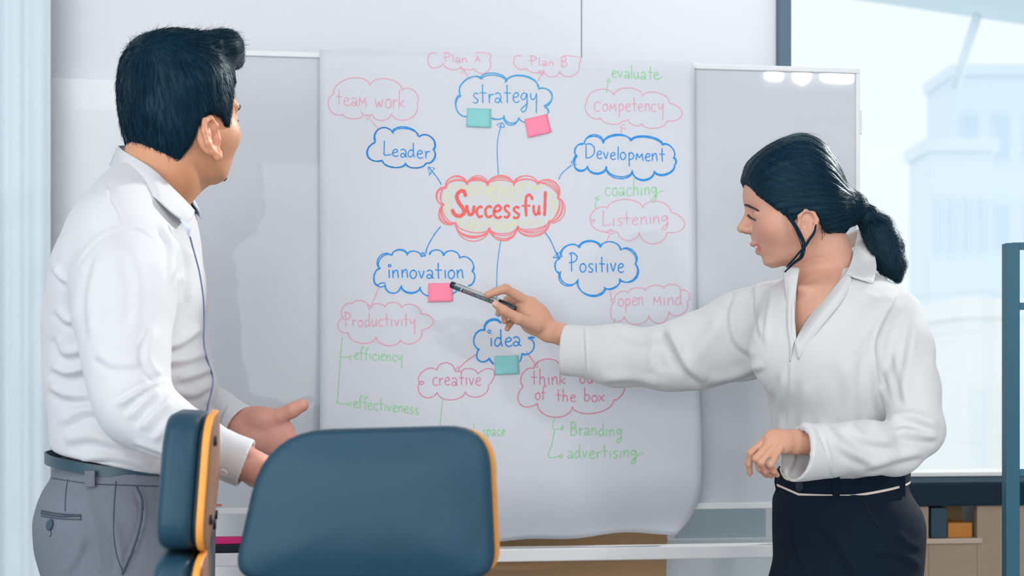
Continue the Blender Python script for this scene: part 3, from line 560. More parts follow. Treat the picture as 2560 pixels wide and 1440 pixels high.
# ---------------------------------------------------------------- signed-distance modelling: smooth unions of tapered limbs, meshed on a fine grid
import openvdb
def smin(a, b, k):
    if k <= 0: return np.minimum(a, b)
    h = np.maximum(k-np.abs(a-b), 0)/k; return np.minimum(a, b)-h*h*k*.25
class Frame:
    """local axes (columns of R) at origin o, uniform scale s"""
    def __init__(f, o, R=None, s=1.0): f.o = np.array(o, float); f.R = np.eye(3) if R is None else np.array(R, float); f.s = s
    def p(f, q): return f.o+f.R @ (np.array(q, float)*f.s)
    def inv(f, p): return ((p-f.o) @ f.R)/f.s
WORLD = Frame((0, 0, 0))
def rotm(ax, deg): return np.array(Matrix.Rotation(math.radians(deg), 3, ax))
class Field:
    def __init__(s): s.ops = []
    def op(s, fn, c, r, k, mode): s.ops.append((fn, np.array(c, float), float(r), k, mode)); return s
    def rc(s, a, b, ra, rb, k=.01, fr=WORLD, mode='u'):
        a = fr.p(a); b = fr.p(b); ra *= fr.s; rb *= fr.s; d = b-a; L2 = max(float(d @ d), 1e-12)
        def fn(p):
            w = p-a; t = np.clip((w @ d)/L2, 0, 1); q = w-t[:, None]*d
            return np.sqrt(np.einsum('ij,ij->i', q, q))-(ra+(rb-ra)*t)
        return s.op(fn, (a+b)/2, math.sqrt(L2)/2+max(ra, rb), k*fr.s, mode)
    def chain(s, pts, rad, k=.01, fr=WORLD, mode='u'):
        for i in range(len(pts)-1): s.rc(pts[i], pts[i+1], rad[i], rad[i+1], k, fr, mode)
        return s
    def fchain(s, pts, rad, u, f, k=.01, fr=WORLD, mode='u'):
        """chain squashed by the factor f along the direction u"""
        u = fr.R @ (np.array(u, float)/np.linalg.norm(u))
        for i in range(len(pts)-1):
            a = fr.p(pts[i]); b = fr.p(pts[i+1]); ra = rad[i]*fr.s; rb = rad[i+1]*fr.s
            def mk_(a, b, ra, rb):
                d = b-a; d2 = d+u*np.dot(d, u)*(1/f-1); L2 = max(float(d2 @ d2), 1e-12)
                def fn(p):
                    w = p-a; w = w+np.outer(w @ u, u)*(1/f-1); t = np.clip((w @ d2)/L2, 0, 1); q = w-t[:, None]*d2
                    l = np.sqrt(np.einsum('ij,ij->i', q, q))+1e-9; cu = np.abs(q @ u)/l
                    return (l-(ra+(rb-ra)*t))*(1-cu*(1-f))
                return fn
            s.op(mk_(a, b, ra, rb), (a+b)/2, np.linalg.norm(b-a)/2+max(ra, rb), k*fr.s, mode)
        return s
    def ell(s, c, r, k=.01, fr=WORLD, R=None, mode='u'):
        c = fr.p(c); r = np.array(r, float)*fr.s; M = fr.R if R is None else fr.R @ np.array(R)
        def fn(p):
            q = (p-c) @ M; k0 = np.sqrt(((q/r)**2).sum(1)); k1 = np.sqrt(((q/(r*r))**2).sum(1))+1e-9
            return k0*(k0-1)/k1
        return s.op(fn, c, max(r), k*fr.s, mode)
    def stack(s, rows, k=.01, fr=WORLD, mode='u', infl=0.0, n=2.0, cap=.01):
        """sections along local z: (z, xc, yc, r_plus_x, r_minus_x, r_y); smooth interpolation"""
        rows = sorted(rows); A = np.array(rows, float); zz = A[:, 0]; fine = np.linspace(zz[0], zz[-1], 160)
        def interp(y):
            # monotone-ish cubic through the rows
            h = np.diff(zz); dl = np.diff(y)/h; m = np.zeros(len(y)); m[1:-1] = np.where(dl[:-1]*dl[1:] > 0, 2*dl[:-1]*dl[1:]/(dl[:-1]+dl[1:]+1e-12), (dl[:-1]+dl[1:])*.15); m[0] = dl[0]; m[-1] = dl[-1]
            i = np.clip(np.searchsorted(zz, fine)-1, 0, len(h)-1); t = (fine-zz[i])/h[i]
            return (2*t**3-3*t*t+1)*y[i]+(t**3-2*t*t+t)*h[i]*m[i]+(-2*t**3+3*t*t)*y[i+1]+(t**3-t*t)*h[i]*m[i+1]
        T = [interp(A[:, j]) for j in range(1, 6)]
        def fn(p):
            q = fr.inv(p); z = np.clip(q[:, 2], zz[0], zz[-1]); xc, yc, rp, rm, ry = [np.interp(z, fine, t) for t in T]
            dx = q[:, 0]-xc; dy = q[:, 1]-yc; rx = np.where(dx > 0, rp, rm)+infl; ry = ry+infl
            if n == 2.0: rho = np.sqrt((dx/rx)**2+(dy/ry)**2)+1e-9
            else: rho = (np.abs(dx/rx)**n+np.abs(dy/ry)**n)**(1/n)+1e-9
            l = np.sqrt(dx*dx+dy*dy)+1e-9; d = l*(1-1/rho); d = np.where(rho < .3, -np.minimum(rx, ry)*.7, d)*.92
            dz = np.maximum(q[:, 2]-zz[-1], zz[0]-q[:, 2]); e = np.maximum(d, dz)
            return np.where((d > 0) & (dz > 0), np.sqrt(np.maximum(d, 0)**2+np.maximum(dz, 0)**2), e)*fr.s
        c = fr.p((A[:, 1].mean(), A[:, 2].mean(), (zz[0]+zz[-1])/2)); r = (math.hypot((zz[-1]-zz[0])/2, A[:, 3:].max()+infl)+np.ptp(A[:, 1])+np.ptp(A[:, 2]))*fr.s
        return s.op(fn, c, r, k*fr.s, mode)
    def prism(s, poly, fr, w0, w1, k=.004, mode='s', axis=1):
        """polygon in the local plane across `axis`, extruded from w0 to w1"""
        ia, ib = [i for i in range(3) if i != axis]; Q = np.array(poly, float); nQ = len(Q)
        def fn(p):
            q = fr.inv(p); x = q[:, ia]; y = q[:, ib]; d = np.full(len(x), 1e9); ins = np.zeros(len(x), bool)
            for i in range(nQ):
                a = Q[i]; b = Q[(i+1) % nQ]; e = b-a; wx = x-a[0]; wy = y-a[1]; t = np.clip((wx*e[0]+wy*e[1])/(e @ e+1e-12), 0, 1)
                d = np.minimum(d, (wx-t*e[0])**2+(wy-t*e[1])**2)
                c = ((a[1] > y) != (b[1] > y)) & (x < (b[0]-a[0])*(y-a[1])/(b[1]-a[1]+1e-12)+a[0]); ins ^= c
            d = np.sqrt(d)*np.where(ins, -1, 1)
            return np.maximum(d, np.maximum(w0-q[:, axis], q[:, axis]-w1))*fr.s
        m = Q.mean(0); c3 = [0, 0, 0]; c3[ia], c3[ib], c3[axis] = m[0], m[1], (w0+w1)/2
        r = math.hypot(np.abs(Q-m).max()*1.45, (w1-w0)/2)*fr.s
        return s.op(fn, fr.p(c3), r, k*fr.s, mode)
    def half(s, pt, n, k=.002, mode='s'):
        n = np.array(n, float); n /= np.linalg.norm(n); pt = np.array(pt, float)
        return s.op(lambda p: -((p-pt) @ n), pt, 1e6, k, mode)       # removes the side n points to
    def local_half(s, pt, n, rad, k=.002):
        n = np.array(n, float); n /= np.linalg.norm(n); pt = np.array(pt, float)
        return s.op(lambda p: np.maximum(-((p-pt) @ n), np.linalg.norm(p-pt, axis=1)-rad), pt, rad, k, 's')
    def sub(s, other, k=.004, mode='u', c=None, r=None):
        return s.op(other.eval, c, r, k, mode)
    def eval(s, p, ops=None):
        d = np.full(len(p), 10.0)
        for fn, c, r, k, mode in (s.ops if ops is None else ops):
            e = fn(p)
            if mode == 'u': d = smin(d, e, k)
            elif mode == 's': d = -smin(-d, e, k)
            else: d = -smin(-d, -e, k)
        return d
    def bounds(s, pad=.01):
        lo = np.min([c-r for f, c, r, k, m in s.ops if m == 'u'], 0)-pad; hi = np.max([c+r for f, c, r, k, m in s.ops if m == 'u'], 0)+pad; return lo, hi
    def mesh(s, h, lo=None, hi=None, B=16, adapt=0.0):
        l2, h2 = s.bounds(); lo = l2 if lo is None else np.array(lo); hi = h2 if hi is None else np.array(hi)
        nb = np.maximum(np.ceil((hi-lo)/(h*B)).astype(int), 1); N = nb*B
        g = [lo[i]+(np.arange(nb[i])+.5)*B*h for i in range(3)]
        cen = np.stack(np.meshgrid(*g, indexing='ij'), -1).reshape(-1, 3); dc = s.eval(cen); hd = B*h*.87
        grid = np.empty(N, np.float32); G = grid.reshape(nb[0], B, nb[1], B, nb[2], B)
        G[:] = np.clip(dc, -hd, hd).astype(np.float32).reshape(nb[0], 1, nb[1], 1, nb[2], 1)
        o = (np.arange(B)+.5)*h; loc = np.stack(np.meshgrid(o, o, o, indexing='ij'), -1).reshape(-1, 3)
        for bi in np.nonzero(np.abs(dc) < hd*1.9+.012)[0]:
            i, j, k_ = np.unravel_index(bi, nb); org = lo+np.array((i, j, k_))*B*h; cc = cen[bi]
            act = [q for q in s.ops if np.linalg.norm(cc-q[1])*.85-q[2]-hd < q[3]*1.2+2*h]
            if not act: G[i, :, j, :, k_, :] = hd; continue
            G[i, :, j, :, k_, :] = s.eval(loc+org, act).reshape(B, B, B)
        fg = openvdb.FloatGrid(1.0); fg.copyFromArray(grid)
        if adapt > 0: pts, tri, quad = fg.convertToPolygons(0.0, adapt)
        else: pts, quad = fg.convertToQuads(0.0); tri = []
        v = np.array(pts, float)*h+lo+.5*h
        faces = [tuple(int(x) for x in q) for q in quad]+[tuple(int(x) for x in q) for q in tri]
        return v, faces
def normals_of(v, faces):
    n = np.zeros_like(v)
    q4 = np.array([f for f in faces if len(f) == 4]); q3 = np.array([f for f in faces if len(f) == 3])
    for q in (q4, q3):
        if len(q) == 0: continue
        fn = np.cross(v[q[:, 2]]-v[q[:, 0]], v[q[:, -1]]-v[q[:, 1]]) if q.shape[1] == 4 else np.cross(v[q[:, 1]]-v[q[:, 0]], v[q[:, 2]]-v[q[:, 0]])
        for i in range(q.shape[1]): np.add.at(n, q[:, i], fn)
    return n/(np.linalg.norm(n, axis=1, keepdims=True)+1e-12)
def relax(v, faces, it=2, lam=.5):
    E = np.concatenate([np.stack([np.array([f[i] for f in faces]), np.array([f[(i+1) % 4] for f in faces])], 1) for i in range(4)]) if all(len(f) == 4 for f in faces) else np.array([(f[i], f[(i+1) % len(f)]) for f in faces for i in range(len(f))])
    for _ in range(it):
        s = np.zeros_like(v); c = np.zeros(len(v)); np.add.at(s, E[:, 0], v[E[:, 1]]); np.add.at(s, E[:, 1], v[E[:, 0]]); np.add.at(c, E[:, 0], 1); np.add.at(c, E[:, 1], 1)
        v = v+lam*(s/np.maximum(c, 1)[:, None]-v)
    return v
def fold(v, n, folds):
    """cloth folds: (polyline in photo pixels, height m, width px[, nearest depth, farthest depth]) raised on the side that faces the camera"""
    px = proj(v); view = V(0, 0, CH)-v; view /= np.linalg.norm(view, axis=1, keepdims=True); face = np.clip((n*view).sum(1)*2.2+.1, 0, 1); out = np.zeros(len(v))
    for fo in folds:
        pl = catmull(fo[0], 5) if len(fo[0]) > 2 else np.array(fo[0], float); amp, w = fo[1], fo[2]; d0, d1 = (fo[3], fo[4]) if len(fo) > 3 else (0, 99)
        box_ = (px[:, 0] > pl[:, 0].min()-3*w) & (px[:, 0] < pl[:, 0].max()+3*w) & (px[:, 1] > pl[:, 1].min()-3*w) & (px[:, 1] < pl[:, 1].max()+3*w) & (v[:, 1] > d0) & (v[:, 1] < d1)
        idx = np.nonzero(box_)[0]
        if len(idx) == 0: continue
        q = px[idx]; best = np.full(len(idx), 1e9); sg = np.zeros(len(idx)); tt = np.zeros(len(idx)); m = len(pl)-1
        for i in range(m):
            a, b = pl[i], pl[i+1]; e = b-a; w_ = q-a; t = np.clip((w_ @ e)/(e @ e+1e-9), 0, 1); dd = np.linalg.norm(w_-t[:, None]*e, axis=1); up = dd < best
            best = np.where(up, dd, best); sg = np.where(up, np.sign(e[0]*w_[:, 1]-e[1]*w_[:, 0]), sg); tt = np.where(up, (i+t)/m, tt)
        end = np.clip(np.minimum(tt, 1-tt)*5+.12, 0, 1); x = best*sg/w
        out[idx] += amp*end*(np.exp(-x*x)-.75*np.exp(-((x-1.25)/.8)**2))
    return v+n*(out*face)[:, None]
def vnoise(p, sc, seed):
    """cheap smooth vector noise: sums of sines"""
    r = np.random.RandomState(seed); o = np.zeros(len(p))
    for i in range(5):
        d = r.normal(size=3); d /= np.linalg.norm(d); o += np.sin(p @ d*sc*(1+.5*i)+r.uniform(0, 6))/(1+.5*i)
    return o/2.2
def sdf_obj(name, v, faces, m, parent, tint=None):
    o = mk(name, v, faces, m, parent, True)
    if tint is not None:
        a = o.data.color_attributes.new('tint', 'FLOAT_COLOR', 'POINT'); a.data.foreach_set('color', np.concatenate([tint, np.ones((len(tint), 1))], 1).astype(np.float32).ravel())
    return o
def bvh(objs):
    vs = []; fs = []
    for o in objs:
        n = len(vs); M = world_matrix(o); vs += [M @ q.co for q in o.data.vertices]; fs += [[i+n for i in p.vertices] for p in o.data.polygons]
    return BVHTree.FromPolygons(vs, fs)
def cast(tree, px, py, lift=.0, dmin=0):
    o = Vector((0, 0, CH)); d = Vector(P(px, py, 1.0))-o; d.normalize(); s = o+d*dmin
    h, n, i, t = tree.ray_cast(s, d)
    if h is None: return None
    if n.dot(d) > 0: n = -n
    return np.array(h)+np.array(n)*lift
def seam(tree, pts, w, lift, m, name, parent, smooth=6, dmin=0, tube=False):
    """thin strip or cord lying on a surface along a line seen in the photo"""
    pl = catmull(pts, smooth) if smooth and len(pts) > 2 else np.array([np.array(pts[0])+(np.array(pts[-1])-np.array(pts[0]))*t for t in np.linspace(0, 1, 9)])
    q = [cast(tree, x, y, lift, dmin) for x, y in pl]; q = [a for a in q if a is not None]
    if len(q) < 3: return None
    k = 1
    q = [q[0]]+[(q[i-1]+q[i]*2+q[i+1])/4 for i in range(1, len(q)-1)]+[q[-1]]
    return MB().tube(q, w, 6).build(name, m, parent, True)
def sheet(ctrl, m, name, parent, th=.0016, n=6, rows_n=6, off=0.0):
    """cloth patch: rows of control points (world), Catmull-Rom in both directions, given thickness"""
    R = [catmull(r, n) for r in ctrl]; k = min(len(r) for r in R); R = [r[:k] for r in R]
    cols = [catmull([r[i] for r in R], rows_n) if len(R) > 2 else np.array([R[0][i]+(R[1][i]-R[0][i])*t for t in np.linspace(0, 1, rows_n+1)]) for i in range(k)]
    mrow = len(cols[0]); vs = [cols[i][j] for j in range(mrow) for i in range(k)]
    fs = [(j*k+i, j*k+i+1, (j+1)*k+i+1, (j+1)*k+i) for j in range(mrow-1) for i in range(k-1)]
    o = mk(name, vs, fs, m, parent); md = o.modifiers.new('t', 'SOLIDIFY'); md.thickness = th; md.offset = off; return o
# ---------------------------------------------------------------- office chairs: leather cushions on bent plywood shells
M_LEATH = mat('navy_leather', (.013, .047, .078), .42, .35, noise=.10, nscale=14, bump=.12, bscale=260)
M_LEATH.node_tree.nodes['Principled BSDF'].inputs['Specular Tint'].default_value = (.7, .88, 1, 1)
M_LEATH2 = mat('navy_leather_border', (.003, .026, .05), .45, .3, noise=.10, nscale=14)
M_PLYEDGE = mat('orange_plywood_edge', (.78, .32, .055), .45, noise=.12, nscale=40, stretch=(1, 1, 12))
M_PLY = mat('walnut_veneer', (.27, .135, .075), .4, .5, noise=.25, nscale=10, stretch=(1, 8, 1))
M_CHROME = mat('dark_chair_metal', (.05, .07, .09), .3, .5, metal=.8)
M_SCREW = mat('dark_screw', (.02, .02, .05), .4)
def rounded(poly, r, n=7):
    out = []; m = len(poly)
    for i in range(m):
        p, a, b = (np.array(poly[j], float) for j in (i, (i-1) % m, (i+1) % m)); rr = r[i] if hasattr(r, '__len__') else r
        da = (a-p)/np.linalg.norm(a-p); db = (b-p)/np.linalg.norm(b-p); ra = min(rr, np.linalg.norm(a-p)*.48, np.linalg.norm(b-p)*.48)
        A = p+da*ra; B = p+db*ra
        for t in np.linspace(0, 1, n): out.append((1-t)**2*A+2*t*(1-t)*p+t*t*B)
    return np.array(out)
def pad(fr, outline, y0, y1, bulge, curve, name, m, parent, edge=.012, rings=7):
    """rounded plate in the local xz plane from y0 (front) to y1 (back): pillowed front, bent across its width by `curve`"""
    o = np.array(outline); c = o.mean(0); n = len(o); vs = []
    def ring(sc, y, inset):
        d = o-c; l = np.linalg.norm(d, axis=1, keepdims=True); q = c+d*(1-min(inset, .03)*np.minimum(1/np.maximum(l, 1e-6), 20))*sc
        return [(x, y+curve*x*x, z) for x, z in q]
    R = []
    for s in np.linspace(.12, 1, rings)[:-1]: R.append(ring(s, y0-bulge*(1-s**3), edge))
    R.append(ring(1, y0, edge))
    for a in np.linspace(.2, 1, 5): R.append(ring(1, y0+edge*(1-math.cos(a*math.pi/2))*1.0, edge*(1-math.sin(a*math.pi/2))))
    for a in np.linspace(0, .9, 4): R.append(ring(1, y1-edge*.8*(1-math.sin(a*math.pi/2)), edge*.8*(1-math.cos(a*math.pi/2))))
    R.append(ring(.5, y1, edge*.8)); R.append(ring(.1, y1, edge*.8))
    for r in R: vs += [fr.p(q) for q in r]
    k = len(R); fs = [(i*n+j, i*n+(j+1) % n, (i+1)*n+(j+1) % n, (i+1)*n+j) for i in range(k-1) for j in range(n)]
    vs += [np.mean(vs[:n], 0), np.mean(vs[(k-1)*n:k*n], 0)]; fs += [(k*n, (j+1) % n, j) for j in range(n)]+[(k*n+1, (k-1)*n+j, (k-1)*n+(j+1) % n) for j in range(n)]
    return mk(name, vs, fs, m, parent)
def chair(label, o, yaw, roll, lean, up, lo, shell_dx, edge_dx, curve, wood_th=.011):
    """o = centre of the upper pad; local x right, y to the back of the chair, z up"""
    R = rotm('Z', yaw) @ rotm('X', lean) @ rotm('Y', roll); fr = Frame(o, R)
    e = empty('office_chair', (o[0], o[1], 0)); tag(e, label, 'chair', 'leather and plywood office chairs')
    def grow(q, g, dx=0): q = np.array(q); c = q.mean(0); d = q-c; return c+d*(1+g/np.linalg.norm(d, axis=1, keepdims=True))+V(dx, 0)
    for nm, ol in (('upper', up), ('lower', lo)):
        pad(fr, ol, 0, .042, .011, curve, 'back_cushion', M_LEATH, e, .013)
        pad(fr, grow(ol, -.004, 0), .0425, .0425+.004, 0, curve, 'cushion_border', M_LEATH2, e, .002)
        sh = pad(fr, grow(ol, edge_dx, shell_dx), .047, .047+wood_th, 0, curve, 'plywood_shell', M_PLYEDGE, e, .0025)
        pad(fr, grow(ol, edge_dx-.003, shell_dx), .047+wood_th+.0002, .047+wood_th+.0012, 0, curve, 'veneer_face', M_PLY, sh, .0006)
        c = np.array(ol).mean(0); w, h = np.ptp(np.array(ol)[:, 0]), np.ptp(np.array(ol)[:, 1])
        for sx, sz in ((-.36, .3), (.36, .3), (-.36, -.28), (.36, -.28), (.22, -.34), (-.22, -.34)):
            x, z = c[0]+sx*w, c[1]+sz*h; y = .047+wood_th+curve*x*x
            MB().tube([fr.p((x, y, z)), fr.p((x, y+.004, z))], .0062, 12).build('screw', M_SCREW, sh, True)
    zl = np.array(lo)[:, 1].min()
    for sx in (-.07, .07): MB().tube([fr.p((sx, .046, -.06)), fr.p((sx, .046, zl*.55)), fr.p((sx, .046, zl-.02)), fr.p((sx, .0, zl-.10)), fr.p((sx, -.2, zl-.13))], .0055, 8).build('back_support', M_CHROME, e, True)
    zs = .46; q = fr.p((0, -.22, 0)); f2 = Frame((q[0], q[1], zs), rotm('Z', yaw) @ rotm('X', -90))
    so = rounded([(-.23, -.22), (.23, -.22), (.20, .22), (-.20, .22)], .09)
    pad(f2, so, -.05, .0, .012, 0, 'seat_cushion', M_LEATH, e, .016); pad(f2, grow(so, .006), .002, .015, 0, 0, 'seat_shell', M_PLYEDGE, e, .003)
    MB().tube([(q[0], q[1], .10), (q[0], q[1], zs-.015)], .026, 14).build('gas_column', M_CHROME, e, True)
    for i in range(5):
        a = math.radians(72*i+yaw+18); d = V(math.cos(a), math.sin(a), 0)
        MB().tube([V(q[0], q[1], .11), V(q[0], q[1], .085)+d*.16, V(q[0], q[1], .062)+d*.29], [.022, .017, .013], 8).build('base_leg', M_CHROME, e, True)
        w = V(q[0], q[1], .0275)+d*.29; s = V(-d[1], d[0], 0)*.02; MB().tube([w-s, w+s], .027, 14).build('caster', M_BLACK, e, True)
    return e
DR = 1.66
def loc(px, py, D, o, roll=0): q = P(px, py, D)-o; return (q[0], q[2])
oR = P(908, 1250, DR)
upR = rounded([loc(x, y, DR, oR) for x, y in ((577, 1452), (1240, 1452), (1222, 1063), (660, 1078))], [.035, .035, .05, .075], 9)
loR = rounded([loc(x, y, DR, oR) for x, y in ((560, 1900), (1240, 1900), (1240, 1470), (577, 1470))], [.06, .06, .03, .03], 7)
chair('dark leather office chair in the front centre showing its cushion front', oR, 0, 0, 0, upR, loR, .0085, -.0030, -.16)
DL = 1.81; s_ = DL/F
oL = P(432, 1206, DL)
upL = rounded([(-.155, -.0715), (.155, -.0715), (.135, .092), (-.135, .092)], .045, 8)
loL = rounded([(-.16, -.42), (.16, -.42), (.16, -.0765), (-.16, -.0765)], .045, 7)
chair('dark leather office chair at the left turned edge on showing its plywood shell', oL, -79, 0, -3, upL, loL, 0, .002, -.55, .009)
# ---------------------------------------------------------------- people: shared head, hand and hair builders
def hair_mat(name, col, rough=.42, spec=.25):
    m = bpy.data.materials.new(name); m.use_nodes = True; nt = m.node_tree; b = nt.nodes['Principled BSDF']
    b.inputs['Base Color'].default_value = (*col, 1); b.inputs['Roughness'].default_value = rough; b.inputs['Specular IOR Level'].default_value = spec; b.inputs['Specular Tint'].default_value = (.5, .82, 1, 1); return m
M_HAIR = hair_mat('blue_black_hair', (.0004, .0125, .027))
M_STRAND = hair_mat('blue_black_hair_strand', (.0008, .019, .038), .34, .7)
M_STRAND_M = hair_mat('dark_hair_strand', (.0007, .017, .034), .4, .3)
M_SKIN = mat('skin', (.6, .35, .25), .48, .35, attr='tint', sss=.12, noise=.05, nscale=70, bump=.06, bscale=420)
M_BROW = mat('dark_brow_hair', (.03, .022, .025), .7)
def head(fl, fr, rows, nose=1.0, n=2.0):
    """local axes: x forward, y to the person's left, z up; eyes at z = 0"""
    fl.stack([(z, xc, 0, xf-xc, xc-xb, w) for z, xf, xb, w, xc in rows], .004, fr, n=n)
    for s in (1, -1):
        fl.ell((.044, s*.044, -.024), (.026, .019, .022), .025, fr)                      # cheekbone
        fl.ell((.090, s*.031, .000), (.013, .015, .0105), .014, fr, mode='s')              # eye socket
        fl.ell((.0665, s*.031, -.0015), (.0125, .0150, .0108), .004, fr)                   # closed lid over the eye
        if nose >= 1: fl.rc((.084, s*.012, .015), (.070, s*.046, .017), .006, .005, .012, fr)   # brow ridge
    fl.rc((.080, 0, .010), (.0945+.002*nose, 0, -.0150), .0055, .0078, .012, fr)           # nose
    fl.ell((.0957+.002*nose, 0, -.0178), (.0080, .0078, .0070), .006, fr)
    for s in (1, -1):
        fl.ell((.0880, s*.0100, -.0215), (.0085, .0058, .0060), .006, fr); fl.ell((.0955, s*.0055, -.0265), (.005, .0026, .0026), .003, fr, mode='s')
    # lips: a parted mouth
    fl.chain([(.070, .020, -.0515), (.0808, .009, -.0460), (.0830, 0, -.0466), (.0808, -.009, -.0460), (.070, -.020, -.0515)], [.0024, .0036, .0036, .0036, .0024], .004, fr)
    fl.chain([(.070, .019, -.0545), (.0728, .008, -.0595), (.0738, 0, -.0605), (.0728, -.008, -.0595), (.070, -.019, -.0545)], [.0028, .0046, .0052, .0046, .0028], .004, fr)
    fl.chain([(.072, .017, -.0525), (.0835, 0, -.0532), (.072, -.017, -.0525)], [.0010, .0020, .0010], .002, fr, 's')
    fl.ell((.052, 0, -.0775), (.0145, .017, .011), .012, fr)                               # chin
def ear(fl, fr, s, sc=1.0, c=(-.012, .0685, -.024), wx=1.0, flare=16):
    e = Frame(fr.p((c[0], s*c[1], c[2])), fr.R @ rotm('Y', -12) @ rotm('Z', s*flare), fr.s*sc); q = lambda x, y, z: (x*wx, s*y, z)
    fl.ell((-.006, s*.002, 0), (.019, .0055, .027), .006, e)
    fl.chain([q(.010, .002, .002), q(.012, .006, .016), q(.002, .009, .029), q(-.014, .011, .027), q(-.023, .012, .012), q(-.022, .011, -.006), q(-.013, .008, -.020), q(-.002, .006, -.030), q(.007, .003, -.024)], [.003, .0038, .004, .0042, .0042, .004, .0042, .0062, .004], .003, e)
    fl.chain([q(-.006, .006, .018), q(-.013, .008, .008), q(-.013, .008, -.006), q(-.006, .006, -.016)], [.003, .0036, .0036, .003], .003, e)
    fl.ell(q(.002, .0080, -.003), (.0085*wx, .0055, .012), .003, e, mode='s'); fl.ell(q(-.002, .0105, .0185), (.007, .004, .0045), .003, e, mode='s')
    fl.ell(q(.0115, .003, -.004), (.0045, .004, .007), .003, e)
def finger(fl, pts, r0, r1, k=.0035):
    m = len(pts); rad = [r0+(r1-r0)*i/(m-1) for i in range(m)]
    fl.chain(pts, rad, .002); fl.ops[-(m-1)] = (*fl.ops[-(m-1)][:3], k, 'u')
    for i in range(1, m-1): fl.ell(pts[i], [rad[i]*1.015]*3, .003)
def nail(tip, prev, nrm, w, parent, m):
    t = np.array(tip)-np.array(prev); t /= np.linalg.norm(t); n = np.array(nrm, float); n -= t*(n @ t); n /= np.linalg.norm(n); s = np.cross(t, n)
    vs = []; c = np.array(tip)+n*w*.86
    for j, a in enumerate(np.linspace(-1, 1, 5)):
        for i, b in enumerate(np.linspace(-1, 1, 5)):
            vs.append(c+t*a*w*.85+s*b*w*.62*(1-.12*a*a)-n*(b*b*.22+.16*max(a, 0))*w)
    return mk('fingernail', vs, [(j*5+i, j*5+i+1, j*5+i+6, j*5+i+5) for j in range(4) for i in range(4)], m, parent)
def strands(name, base, flow, count, L, lift, r, m, parent, seed, fr, keep=None, curl=0.0, steps=6, jit=.25, start=.0006):
    """fine hair laid along a cap surface: every strand follows the flow field and lifts towards its tip"""
    rs = np.random.RandomState(seed); tree = bvh([base]); me = base.data; M = np.array(world_matrix(base))
    pol = np.array([p.center[:] for p in me.polygons]) @ M[:3, :3].T+M[:3, 3]; nrm = np.array([p.normal[:] for p in me.polygons]) @ M[:3, :3].T
    loc_ = fr.inv(pol); ok = np.ones(len(pol), bool) if keep is None else keep(loc_); idx = np.nonzero(ok)[0]; idx = rs.choice(idx, count)
    mb = MB(); vs = []; fs = []
    for i in idx:
        p = pol[i].copy(); n = nrm[i]; f = np.array(flow(fr.inv(p[None])[0]), float); f = fr.R @ f; f += rs.normal(size=3)*jit*np.linalg.norm(f); pts = []; l = L*rs.uniform(.6, 1.2); lf = lift*rs.uniform(.2, 1.3); cv = rs.normal(size=3)*curl
        for k in range(steps):
            t = k/(steps-1); pts.append(p+n*(start+lf*t*t))
            g = fr.R @ np.array(flow(fr.inv(p[None])[0]), float); f = f*.6+g*.4+cv; f = f-n*(f @ n); f /= np.linalg.norm(f)+1e-9
            p = p+f*l/(steps-1); h = tree.find_nearest(Vector(p))
            if h[0] is None: break
            if (Vector(p)-h[0]).length < .02: p = np.array(h[0]); n2 = np.array(h[1]); n = n*.5+n2*.5; n /= np.linalg.norm(n)+1e-9
        if len(pts) < 3: continue
        b = len(vs); k = len(pts); q = np.array(pts); d = np.gradient(q, axis=0); d /= np.linalg.norm(d, axis=1, keepdims=True)+1e-9
        u = np.cross(d, n); u /= np.linalg.norm(u, axis=1, keepdims=True)+1e-9; w = np.cross(d, u)
        rad = r*np.linspace(1, .25, k)[:, None]
        for a in range(3): vs_a = q+rad*(math.cos(a*2.094)*u+math.sin(a*2.094)*w); vs.append(vs_a)
        n0 = b
    allv = np.concatenate(vs) if vs else np.zeros((0, 3)); off = 0
    for j in range(0, len(vs), 3):
        k = len(vs[j])
        for s_ in range(k-1):
            for a in range(3):
                a2 = (a+1) % 3; fs.append((off+a*k+s_, off+a2*k+s_, off+a2*k+s_+1, off+a*k+s_+1))
        off += 3*k
    o = mk(name, allv, fs, m, parent); o['kind'] = 'stuff'; return o
# ================================================================ the man
MS = 1.07; D_M = 2.28
_t, _p = math.radians(45), math.radians(6)
fw = V(math.cos(_t)*math.cos(_p), math.sin(_t)*math.cos(_p), math.sin(_p)); lf = V(-math.sin(_t), math.cos(_t), 0); up = np.cross(fw, lf)
HM = Frame(P(450, 301, D_M), np.stack([fw, lf, up], 1), MS)
SK_M = [(.114, .02, -.034, .03, -.01), (.102, .045, -.050, .050, -.006), (.07, .079, -.068, .067, -.002), (.04, .0895, -.076, .0725, 0), (.02, .0885, -.078, .0725, 0), (.005, .085, -.076, .071, 0), (-.015, .0835, -.070, .069, 0), (-.03, .085, -.058, .0665, .004),
        (-.042, .083, -.040, .064, .008), (-.053, .079, -.022, .061, .012), (-.0625, .076, -.012, .057, .016), (-.076, .070, -.002, .050, .022), (-.089, .064, .010, .037, .03), (-.096, .052, .025, .018, .036)]
man = empty('person', (P(320, 960, D_M)[0], D_M, 0)); tag(man, 'person in white shirt and grey trousers seen from behind with one palm held out', 'person')
bm_ = Field(); head(bm_, HM, SK_M); ear(bm_, HM, -1, .96, (.007, .0690, -.034), .76, 2); ear(bm_, HM, 1, .96, (.007, .0690, -.034), .76, 2)
bm_.chain([HM.p((-.012, 0, -.01)), P(408, 425, 2.27), P(362, 520, 2.28)], [.060, .0580, .055], .03)
bm_.ell(P(330, 650, 2.29), (.075, .14, .09), .04); bm_.ell(P(320, 900, 2.29), (.08, .11, .20), .05); bm_.ell(P(325, 1230, 2.29), (.07, .10, .09), .05)
